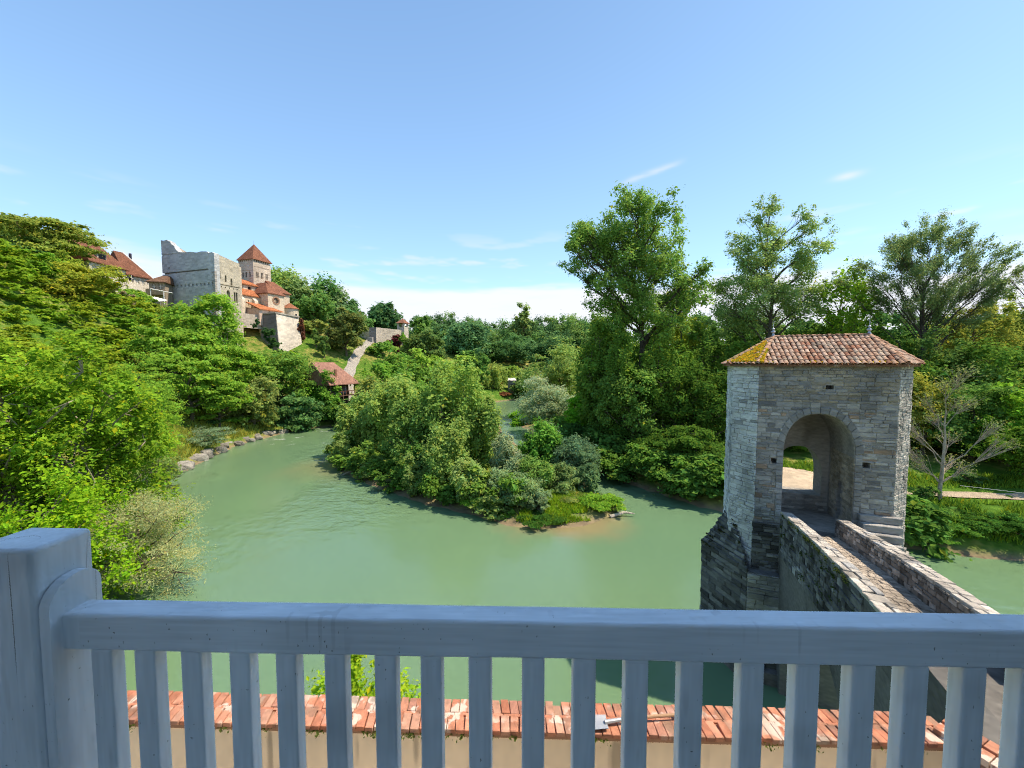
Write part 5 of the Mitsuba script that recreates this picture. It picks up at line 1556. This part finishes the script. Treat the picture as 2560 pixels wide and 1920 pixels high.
def grass(name, label, region, n, h, col, seed, tilt=.35, group=None):
    r = np.random.default_rng(seed)
    x0, y0, x1, y1 = region.bounds
    x, y = r.uniform(x0, x1, n * 3), r.uniform(y0, y1, n * 3)
    keep_ = shapely.contains(region, shapely.points(x, y))
    x, y = x[keep_][:n], y[keep_][:n]
    keep_ = meshkit.fbm(np.stack([x * .8, y * .8, 0 * x], -1), 2, seed) > .36
    x, y = x[keep_], y[keep_]
    z = height(x, y)
    z = np.where((np.abs(x) < 9.5) & (y < 4.6), 8.25, z)
    m = len(x)
    hh = h * r.uniform(.5, 1.3, m)
    d = np.stack([r.normal(0, tilt, m), r.normal(0, tilt, m), np.ones(m)], 1) * hh[:, None]
    s = r.normal(size=(m, 3)); s[:, 2] = 0
    s = s / np.linalg.norm(s, axis=1, keepdims=True) * (hh * .13)[:, None]
    b = np.stack([x, y, z - .04], 1)
    v = np.stack([b - s, b + s, b + d * .6 + s * .6, b + d], 1).reshape(-1, 3)
    k = np.arange(m)[:, None] * 4
    f = np.stack([k + [0, 1, 2], k + [0, 2, 3]], 1).reshape(-1, 3)
    c = leaf_colors(col, m, r, .7 + .7 * meshkit.fbm(np.stack([x * .5, y * .5, 0 * x], -1), 3, seed + 1), .2, .06)
    put(name, (v, f), 'leaf', color=np.repeat(c, 4, 0), kind='stuff', label=label)


grass('grass', 'bright yellow green grass on the tip of the island', Polygon([(1.4, 32.4), (4.0, 32.3), (7, 33.3), (9.3, 35.3), (9.2, 38.5), (5, 40), (0, 38), (-3, 35.6), (-1.3, 33.8)]), 15000, .42, (.095, .165, .014), 31)
grass('grass', 'tall grass along the far right bank', Polygon([(19, 38), (24.5, 33.3), (31, 29.2), (36, 27.6), (60, 21), (62, 30), (40, 38), (26, 46)]).difference(clearing).difference(LineString([(21, 43), (26, 37.5), (33, 34), (44, 31.5), (60, 28)]).buffer(1.7)), 26000, .45, (.075, .14, .018), 32)
grass('grass', 'dry and green grass along the left shore behind the boulders', Polygon([(-42.5, 45), (-43.5, 48), (-46, 56), (-48, 64.5), (-47, 79.5), (-53, 82), (-54, 64), (-50, 50), (-47, 44)]), 16000, .7, (.16, .19, .045), 33)

skirt = [template(290 + i, 3400, .075, c, lobes=11, flat=.6, hole=.2) for i, c in enumerate(((.075, .15, .03), (.055, .12, .028), (.10, .175, .04), (.11, .17, .06)))]
def shore_spots(line, t0, t1, n, seed, off, w0, w1, h0, h1):
    r, l, out = np.random.default_rng(seed), LineString(line), []
    for t in np.linspace(t0, t1, n):
        p = l.interpolate(t, normalized=True)
        w = r.uniform(w0, w1)
        x, y = p.x + r.normal(0, .5) + off[0], p.y + r.normal(0, .5) + off[1]
        if math.hypot(x - 26, y - 34) > 5.0:
            out.append((x, y, max(ground_z(x, y), 0) - .35, w, r.uniform(h0, h1)))
    return out


copies('island_bush', 'bushy growth hanging over the water along the left shore of the island', 'bush', 'bushes along the left shore of the island', skirt, shore_spots(island_line[:7], .0, 1.0, 17, 41, (.9, .9), 3.0, 4.6, 2.2, 4.2), 42)
copies('shore_bush', 'dark bushy growth hanging over the right channel', 'bush', 'bushes along the right channel shore', skirt[:2], shore_spots(right_shore[5:12], .12, .97, 30, 43, (.7, .6), 4.4, 7.0, 2.6, 5.0), 44)
copies('near_shore_bush', 'green bushy growth between the left shore trees and the water', 'bush', 'bushes along the near left shore', skirt, shore_spots(left_shore[1:6], .05, .93, 15, 45, (-1.6, .6), 3.2, 5.0, 2.0, 3.6), 46)

# ------------------------------------------------------------------ right channel, far bank
tree_px('silver_willow', 'grey silver willow beside the right channel', 'tree', 1378, 952, 74, 74, 18000, (.165, .23, .155), 240, cb=.0, lobes=18, aspect=.34, hole=.22)
tree_px('olive_willow', 'large olive green willow behind the grey silver willow', 'tree', 1400, 872, 92, 96, 18000, (.15, .225, .07), 241, cb=.0, lobes=22, aspect=.36, hole=.2)
tree_px('channel_tree', 'vivid green tree beside the grey silver willow', 'tree', 1462, 968, 46, 62, 12000, (.095, .235, .018), 242, cb=.0, lobes=15, flat=.35, hole=.28)
tree_px('channel_tree', 'vivid green low bough reaching over the right channel', 'tree', 1512, 1070, 38, 57, 6000, (.10, .235, .018), 243, cb=.2, lobes=12, flat=.3, hole=.3)
tree_px('channel_tree', 'dark green shaded tree under the vivid green tree', 'tree', 1445, 1060, 60, 58, 9000, (.035, .085, .02), 244, cb=.0, lobes=14)
tree_px('weeping_willow', 'weeping willow with hanging strands on the far bank', 'tree', 1232, 905, 34, 148, 6000, (.15, .21, .06), 245, cb=.1, lobes=14, aspect=.3, droop=5.0, flat=1.4)
tree_px('far_bush', 'dark bush at the far bend of the river, left of the olive willow', 'bush', 1312, 950, 34, 150, 4000, (.055, .10, .03), 246, cb=-.05, lobes=12)
tree_px('far_bush', 'yellow green hedge of bushes on the far meadow', 'bush', 1268, 915, 38, 165, 4000, (.11, .18, .035), 247, cb=-.05, lobes=12)
tree_px('far_bush', 'reddish flowering bush beside the parasol', 'bush', 1262, 982, 14, 146, 1200, (.11, .05, .03), 248, cb=-.05, lobes=8)
tree_px('far_bush', 'pale bush under the olive willow by the far meadow', 'bush', 1330, 895, 22, 160, 2400, (.16, .17, .08), 249, cb=-.05, lobes=10)
far = [template(260 + i, 5200, .052, c, lobes=11, flat=.8, hole=.0, clump=.34) for i, c in enumerate(((.05, .115, .045), (.08, .155, .05), (.066, .135, .06), (.04, .095, .042), (.095, .165, .055), (.06, .125, .042)))]
fs = []
rg = np.random.default_rng(88)
for (x0, x1, dx, Y, top0, top1, wd) in ((1040, 1500, 38, 215, 826, 838, 12.5), (1020, 1540, 40, 246, 800, 812, 14), (1000, 1560, 42, 280, 790, 800, 15), (1080, 1420, 36, 195, 842, 862, 11)):
    for sx in np.arange(x0, x1, dx):
        s = sx + rg.uniform(-9, 9)
        wv = 10 * math.sin(sx * .021) + 6 * math.sin(sx * .07)
        t = at(s, rg.uniform(top0, top1) + (wv if Y > 240 else 0), Y + rg.uniform(-7, 7))
        z = ground_z(t[0], t[1])
        if t[2] - z < 4:
            continue
        w = wd * rg.uniform(.9, 1.75)
        fs.append((t[0], t[1], z - .5, w, t[2] - z + .5))
copies('ridge_tree', 'round crowned tree in the wood on the far ridge beyond the river', 'tree', 'trees of the far wooded ridge', far, fs, 9, trunk=True)
tree_px('ridge_tree', 'pale feathery tree rising above the far wooded ridge', 'tree', 1310, 772, 28, 240, 3500, (.11, .165, .06), 250, cb=.2, lobes=12, hole=.3)
tree_px('ridge_tree', 'big bluish green dome-shaped tree below the far ridge', 'tree', 1165, 812, 50, 185, 10000, (.07, .15, .075), 251, cb=-.02, lobes=16, flat=.9, clump=.5)
tree_px('ridge_tree', 'large dull green tree right of the rampart turret', 'tree', 1068, 826, 46, 150, 7000, (.075, .13, .045), 252, cb=.0, lobes=18)
tree_px('ridge_tree', 'small bright tree behind the rampart turret', 'tree', 1052, 790, 20, 190, 2500, (.075, .15, .04), 253, cb=.0, lobes=12)

# ------------------------------------------------------------------ right bank: the three tall trees and the wood under them
def limb_tree(name, label, base, top_z, tips, nl, leaf, col, seed, trunk_r, flat=.9, size=2.2, fork=.9, aspect=.6, bark=BARK, twig_n=14, hole=0.0, streaky=0.0, cat='tree', limb=1.0):
    """A tree with visible limbs: each tip (x, y, z offset from the base, radius of its foliage) is fed by a curved limb."""
    r = np.random.default_rng(seed)
    base = np.asarray(base, float)
    H = top_z - base[2]
    spine = [base - [0, 0, .5]] + [base + np.array([r.normal(0, .012 * H), r.normal(0, .012 * H), H * t]) for t in np.linspace(.1, .8, 8)]
    segs = [(spine[i], spine[i + 1], trunk_r * (1 - .1 * i), trunk_r * (1 - .1 * (i + 1))) for i in range(len(spine) - 1)]
    C, R = [], []
    for (dx, dy, z, rad) in tips:
        tip = base + np.array([dx, dy, z])
        d = math.hypot(dx, dy)
        t = max(.14, min(.78, (z - d * fork) / H))
        s = np.array([np.interp(t * H, [q[2] - base[2] for q in spine], [q[k] for q in spine]) for k in range(3)])
        rr = (trunk_r * (1 - .85 * t) * .5 + .02) * limb
        ctrl = s + (tip - s) * .5 + np.array([0, 0, -.10 * d * 1.0 + .02 * H * fork])
        pts = [(1 - u) ** 2 * s + 2 * u * (1 - u) * ctrl + u * u * tip + r.normal(0, .02 * d + .02, 3) * (0 < u < 1) for u in np.linspace(0, 1, 7)]
        for i in range(6):
            segs.append((pts[i], pts[i + 1], rr * (1 - .13 * i), rr * (1 - .13 * (i + 1))))
        for k in range(twig_n):
            u = r.uniform(.45, 1)
            b = pts[min(5, int(u * 6))]
            e = tip + r.normal(0, .55, 3) * rad * np.array([1, 1, .85])
            e[2] += .15 * rad
            segs.append((b, e, rr * .22, rr * .06 + .008))
            C.append(e); R.append(rad * r.uniform(.22, .44))
        C.append(tip); R.append(rad * .5)
    C, R = np.array(C), np.array(R)
    if hole:
        kp = r.random(len(C)) > hole
        C, R = C[kp], R[kp]
    ci = r.choice(len(C), nl, p=R ** 2 / (R ** 2).sum())
    o = r.normal(size=(nl, 3)) * np.array([1, 1, flat]) * (R[ci] * .62)[:, None]
    td = None
    if streaky:
        out = C[ci] - base - [0, 0, H * .4]
        out /= np.linalg.norm(out, axis=1, keepdims=True)
        o = o * .6 + out * (r.normal(0, streaky, nl) * R[ci])[:, None]
        td = out
    P = C[ci] + o
    N = o / (np.linalg.norm(o, axis=1, keepdims=True) + 1e-9) * .4 + [0, 0, .6] + r.normal(size=(nl, 3)) * .45
    v, f = leaf_quads(P, N, leaf, r, aspect, tdir=td)
    m = r.uniform(.85, 1.15, len(C))[ci]
    k = thing(name, label, cat)
    put('trunk', tubes(segs, 7), 'bark', k, color=bark)
    put('crown', (v, f), 'leaf', k, color=np.repeat(leaf_colors(col, nl, r, m, .2, .02), 4, 0))
    return k


def px_tips(sx0, base, Y, pts, depth, seed):
    """Tips from photograph pixels (x, y, radius) at distance Y, spread in depth."""
    r = np.random.default_rng(seed)
    out = []
    for (sx, sy, rad) in pts:
        p = at(sx, sy, Y)
        out.append((p[0] - base[0], r.uniform(-depth, depth), p[2] - base[2], rad * Y / FOC))
    return out


def base_at(sx, Y):
    p = at(sx, 900, Y)
    return np.array([p[0], p[1], ground_z(p[0], p[1])])


b = base_at(1600, 54)
pts = [(1590, 525, 44), (1545, 560, 36), (1640, 545, 38), (1480, 575, 34), (1432, 608, 28), (1505, 625, 40), (1440, 660, 26), (1570, 620, 50), (1660, 610, 42), (1620, 680, 48), (1690, 660, 40), (1710, 705, 34), (1540, 680, 36), (1480, 690, 26), (1590, 745, 46), (1670, 750, 44), (1710, 760, 34), (1560, 790, 36), (1640, 810, 44), (1530, 600, 34), (1600, 580, 46), (1450, 600, 30), (1475, 640, 32), (1555, 650, 40), (1625, 640, 44), (1650, 700, 40), (1575, 700, 44), (1510, 720, 30), (1600, 780, 44), (1690, 800, 44), (1520, 770, 40), (1560, 530, 30), (1620, 520, 28), (1720, 740, 30), (1600, 660, 44), (1640, 580, 36), (1722, 690, 26), (1735, 735, 28), (1460, 580, 26), (1420, 632, 22), (1500, 600, 30)]
limb_tree('tall_plane_tree', 'tallest plane tree left of the gate tower with dark forked limbs', b, at(1590, 505, 54)[2], px_tips(1600, b, 54, pts, 4.0, 1), 60000, .31, (.10, .18, .045), 301, .6, size=2, twig_n=11, hole=.12, bark=(.07, .06, .045))
b = base_at(1915, 62)
pts = [(1905, 530, 30), (1870, 560, 24), (1950, 555, 28), (1985, 590, 26), (1850, 610, 30), (1920, 605, 36), (2010, 620, 26), (1960, 650, 36), (1840, 660, 34), (1890, 680, 40), (2020, 670, 30), (1850, 720, 44), (1930, 730, 46), (1990, 735, 40), (1820, 770, 40), (1880, 790, 50), (1960, 800, 46), (1810, 715, 26), (2030, 730, 26), (1880, 620, 30), (1990, 690, 34), (1870, 655, 30), (1940, 690, 36), (1895, 760, 44), (2000, 780, 44), (1840, 800, 44), (1925, 650, 30), (1960, 610, 26), (1975, 560, 20)]
limb_tree('tall_poplar', 'tall airy light green tree rising behind the gate tower roof', b, at(1905, 508, 62)[2], px_tips(1915, b, 62, pts, 4.0, 2), 46000, .29, (.13, .20, .075), 302, .5, bark=(.09,.08,.06), hole=.2, twig_n=12)
b = base_at(2310, 54)
pts = []
r_ = np.random.default_rng(4)
for k in range(46):
    t = r_.uniform(-1, 1); u = r_.uniform(.25, 1)
    pts.append((2310 + t * 165 * u + 16, 860 - (285 - 62 * abs(t) ** 1.6) * u + 20 * abs(t), 34))
for t in np.linspace(-1, 1, 15):
    pts.append((2316 + t * 165, 588 + 105 * abs(t) ** 1.8 + r_.uniform(-12, 12), 26))
limb_tree('feathery_tree', 'feathery dark tree with fanned bare limbs right of the gate tower', b, at(2310, 575, 54)[2], px_tips(2310, b, 54, pts, 4.0, 3), 62000, .24, (.10, .15, .07), 303, .5, fork=1.35, limb=.42, aspect=.42, streaky=.55, flat=.6, twig_n=7, bark=(.07, .06, .05))
b = base_at(2372, 31.5)
pts = [(2362 + dx * .8, y, 20) for dx, y in ((-110, 1110), (-80, 1060), (-60, 1000), (-30, 960), (0, 930), (30, 960), (60, 1010), (90, 1060), (120, 1100), (-40, 1090), (40, 1100), (0, 1010), (-100, 1160), (90, 1160), (20, 1050), (-60, 1150), (50, 1170))]
limb_tree('bare_tree', 'half bare young tree with pale grey twigs on the right bank lawn', b, at(2360, 930, 31.5)[2], px_tips(2372, b, 31.5, pts, 1.6, 5), 2800, .13, (.11, .145, .06), 304, .15, fork=1.3, limb=.6, twig_n=26, bark=(.34, .29, .23))
b = base_at(2590, 46)
pts = [(2560, 690, 14), (2545, 705, 10), (2585, 680, 14), (2520, 700, 8), (2600, 720, 20), (2556, 760, 12)]
limb_tree('dead_tree', 'dead dark boughs sticking out at the right edge skyline', b, at(2560, 680, 46)[2], px_tips(2590, b, 46, pts, 1, 6), 600, .16, (.08, .10, .03), 305, .3, twig_n=6, bark=(.05, .045, .04))
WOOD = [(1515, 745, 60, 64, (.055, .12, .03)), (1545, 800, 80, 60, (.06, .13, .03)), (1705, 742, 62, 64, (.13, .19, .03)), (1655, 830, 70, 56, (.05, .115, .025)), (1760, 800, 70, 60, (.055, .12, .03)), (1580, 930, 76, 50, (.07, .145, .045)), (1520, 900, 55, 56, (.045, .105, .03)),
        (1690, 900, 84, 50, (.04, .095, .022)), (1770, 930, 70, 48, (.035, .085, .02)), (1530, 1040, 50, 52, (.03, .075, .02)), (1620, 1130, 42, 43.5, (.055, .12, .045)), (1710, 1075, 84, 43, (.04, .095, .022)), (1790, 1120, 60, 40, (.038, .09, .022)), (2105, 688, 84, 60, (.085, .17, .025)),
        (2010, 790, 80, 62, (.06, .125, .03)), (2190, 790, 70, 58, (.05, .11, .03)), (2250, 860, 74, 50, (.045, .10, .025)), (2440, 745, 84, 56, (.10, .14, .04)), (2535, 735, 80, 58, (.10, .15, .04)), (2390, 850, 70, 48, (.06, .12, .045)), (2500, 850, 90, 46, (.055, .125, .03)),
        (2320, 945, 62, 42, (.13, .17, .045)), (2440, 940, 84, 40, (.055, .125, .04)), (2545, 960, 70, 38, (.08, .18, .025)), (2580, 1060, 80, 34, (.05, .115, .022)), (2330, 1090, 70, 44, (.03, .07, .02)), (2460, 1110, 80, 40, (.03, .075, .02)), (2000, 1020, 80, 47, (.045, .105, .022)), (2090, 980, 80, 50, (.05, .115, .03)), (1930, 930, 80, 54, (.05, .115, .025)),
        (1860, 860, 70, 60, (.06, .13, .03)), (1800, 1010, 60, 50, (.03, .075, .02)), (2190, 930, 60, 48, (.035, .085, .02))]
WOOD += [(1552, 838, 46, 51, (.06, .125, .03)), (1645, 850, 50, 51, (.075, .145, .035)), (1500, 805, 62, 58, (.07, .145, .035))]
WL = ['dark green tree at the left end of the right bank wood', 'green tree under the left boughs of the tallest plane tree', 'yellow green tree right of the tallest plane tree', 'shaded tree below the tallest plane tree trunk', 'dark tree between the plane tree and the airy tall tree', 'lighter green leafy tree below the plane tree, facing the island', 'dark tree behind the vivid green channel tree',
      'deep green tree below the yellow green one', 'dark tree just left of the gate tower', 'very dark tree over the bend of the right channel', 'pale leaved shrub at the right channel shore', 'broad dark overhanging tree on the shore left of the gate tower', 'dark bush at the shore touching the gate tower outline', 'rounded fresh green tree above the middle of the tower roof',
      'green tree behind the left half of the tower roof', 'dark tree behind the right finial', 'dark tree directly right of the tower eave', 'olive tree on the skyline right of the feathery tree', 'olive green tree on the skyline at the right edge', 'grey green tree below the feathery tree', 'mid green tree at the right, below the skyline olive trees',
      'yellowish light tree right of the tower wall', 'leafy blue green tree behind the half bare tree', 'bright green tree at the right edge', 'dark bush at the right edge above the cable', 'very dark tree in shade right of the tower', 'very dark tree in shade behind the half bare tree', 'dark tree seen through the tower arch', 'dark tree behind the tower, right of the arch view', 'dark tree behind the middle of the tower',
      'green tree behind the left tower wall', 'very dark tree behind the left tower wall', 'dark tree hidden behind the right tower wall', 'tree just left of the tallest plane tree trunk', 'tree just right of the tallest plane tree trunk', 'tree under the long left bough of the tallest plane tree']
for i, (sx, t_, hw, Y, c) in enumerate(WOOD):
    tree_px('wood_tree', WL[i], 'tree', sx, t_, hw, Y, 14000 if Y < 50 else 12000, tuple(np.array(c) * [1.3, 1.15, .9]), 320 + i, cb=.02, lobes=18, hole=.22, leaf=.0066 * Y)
back = []
rg = np.random.default_rng(12)
for sx in [*np.arange(1590, 2700, 55), *np.arange(2720, 4300, 85)]:
    Y = rg.uniform(72, 90)
    t = at(sx, rg.uniform(770, 800), Y)
    back.append((t[0], t[1], ground_z(t[0], t[1]) - .5, rg.uniform(12, 15), t[2] - ground_z(t[0], t[1]) + .5))
copies('backing_tree', 'dense dark tree deep in the right bank wood behind the front trees', 'tree', 'trees deep in the right bank wood', [template(280 + i, 6000, .045, c, lobes=18, flat=.6) for i, c in enumerate(((.05, .11, .03), (.06, .125, .03), (.045, .10, .03)))], back, 13, trunk=True)
for i, (sx, t_, hw, Y, nl, c, lb) in enumerate(((2310, 1262, 46, 30, 7000, (.075, .17, .03), 'bright green bush on the right bank beside the tower'), (2400, 1310, 52, 28.8, 8000, (.065, .15, .03), 'green bush under the half bare tree'), (2480, 1290, 56, 28.6, 9000, (.045, .11, .022), 'dark green bush on the right bank slope'), (2560, 1290, 60, 27.8, 9000, (.04, .105, .022), 'dark green bush at the right edge of the bank'),
                                                (2300, 1215, 28, 32, 3000, (.05, .11, .03), 'small dark bush on the right bank lawn'), (2345, 1330, 40, 28.5, 5000, (.07, .16, .03), 'bush hanging to the water right of the tower'), (2420, 1180, 30, 35, 3000, (.05, .11, .04), 'low bush behind the half bare tree trunk'))):
    tree_px('right_bank_bush', lb, 'bush', sx, t_, hw, Y, nl, c, 360 + i, cb=-.1, lobes=13, leaf=.13, twigs=10)
cb_ = thing('cable', 'thin pale cable running from the half bare tree to the right edge', 'cable')
put('strand', polytube([at(2400, 1214, 32), at(2470, 1222, 31), at(2620, 1240, 29)], .022, 5), 'plain', cb_, color=(.6, .6, .58))

# vine showing above the coping, seen between the balusters
def vine_tree(sx, sy, Y, hw, label, seed):
    p = at(sx, sy, Y)
    tree('climbing_shrub', label, 'shrub', (p[0], p[1], 7.2), p[2], hw, 7000, .085, (.15, .26, .02), seed, cb=-.5, lobes=12, hole=.15, trunk_r=.03, twigs=20)


vine_tree(922, 1590, 6.0, 1.0, 'bright green leafy shrub just beyond the brick coping', 400)

# shoreline boulders
rg = np.random.default_rng(44)
lsl = LineString(left_shore[4:10])
for i in range(40):
    s = lsl.interpolate(rg.uniform(.05, .82), normalized=True)
    nrm = rg.uniform(-1.0, .25)
    r_ = rg.uniform(.35, .95)
    m = trimesh.creation.icosphere(subdivisions=2)
    v = m.vertices * (1 + .55 * (meshkit.fbm(m.vertices * 1.3 + rg.uniform(0, 40, 3), 3, 2)[:, None] - .5) * 1.3)
    v = np.clip(v, -.82, .82)
    a = rg.uniform(0, 6.28)
    v = v * [r_ * 1.5, r_, r_ * .75]
    v = np.column_stack([v[:, 0] * math.cos(a) - v[:, 1] * math.sin(a), v[:, 0] * math.sin(a) + v[:, 1] * math.cos(a), v[:, 2]])
    put('boulder', (v + [s.x + nrm * 1.0, s.y + rg.uniform(-.5, .5), .25 + .35 * max(0, -nrm)], m.faces), 'stone', color=np.array([.30, .285, .255]) * rg.uniform(.6, 1.15), label='grey boulder in the line of rocks along the left shore', cat='boulder', group='boulders lining the left shore', smooth=False)
put('driftwood', polytube([(8.9, 34.2, .1), (10.3, 34.6, .35), (11.2, 34.5, .25)], [.16, .12, .05], 6), 'bark', color=(.42, .38, .33), label='pale driftwood lying at the island tip', cat='driftwood')
put('branch', polytube([(-21.5, 47.6, -.1), (-20.2, 47.4, .5), (-18.8, 47.9, .9)], [.10, .08, .03], 6), 'bark', color=(.3, .26, .2), label='dead branch sticking out of the water by the island', cat='branch')
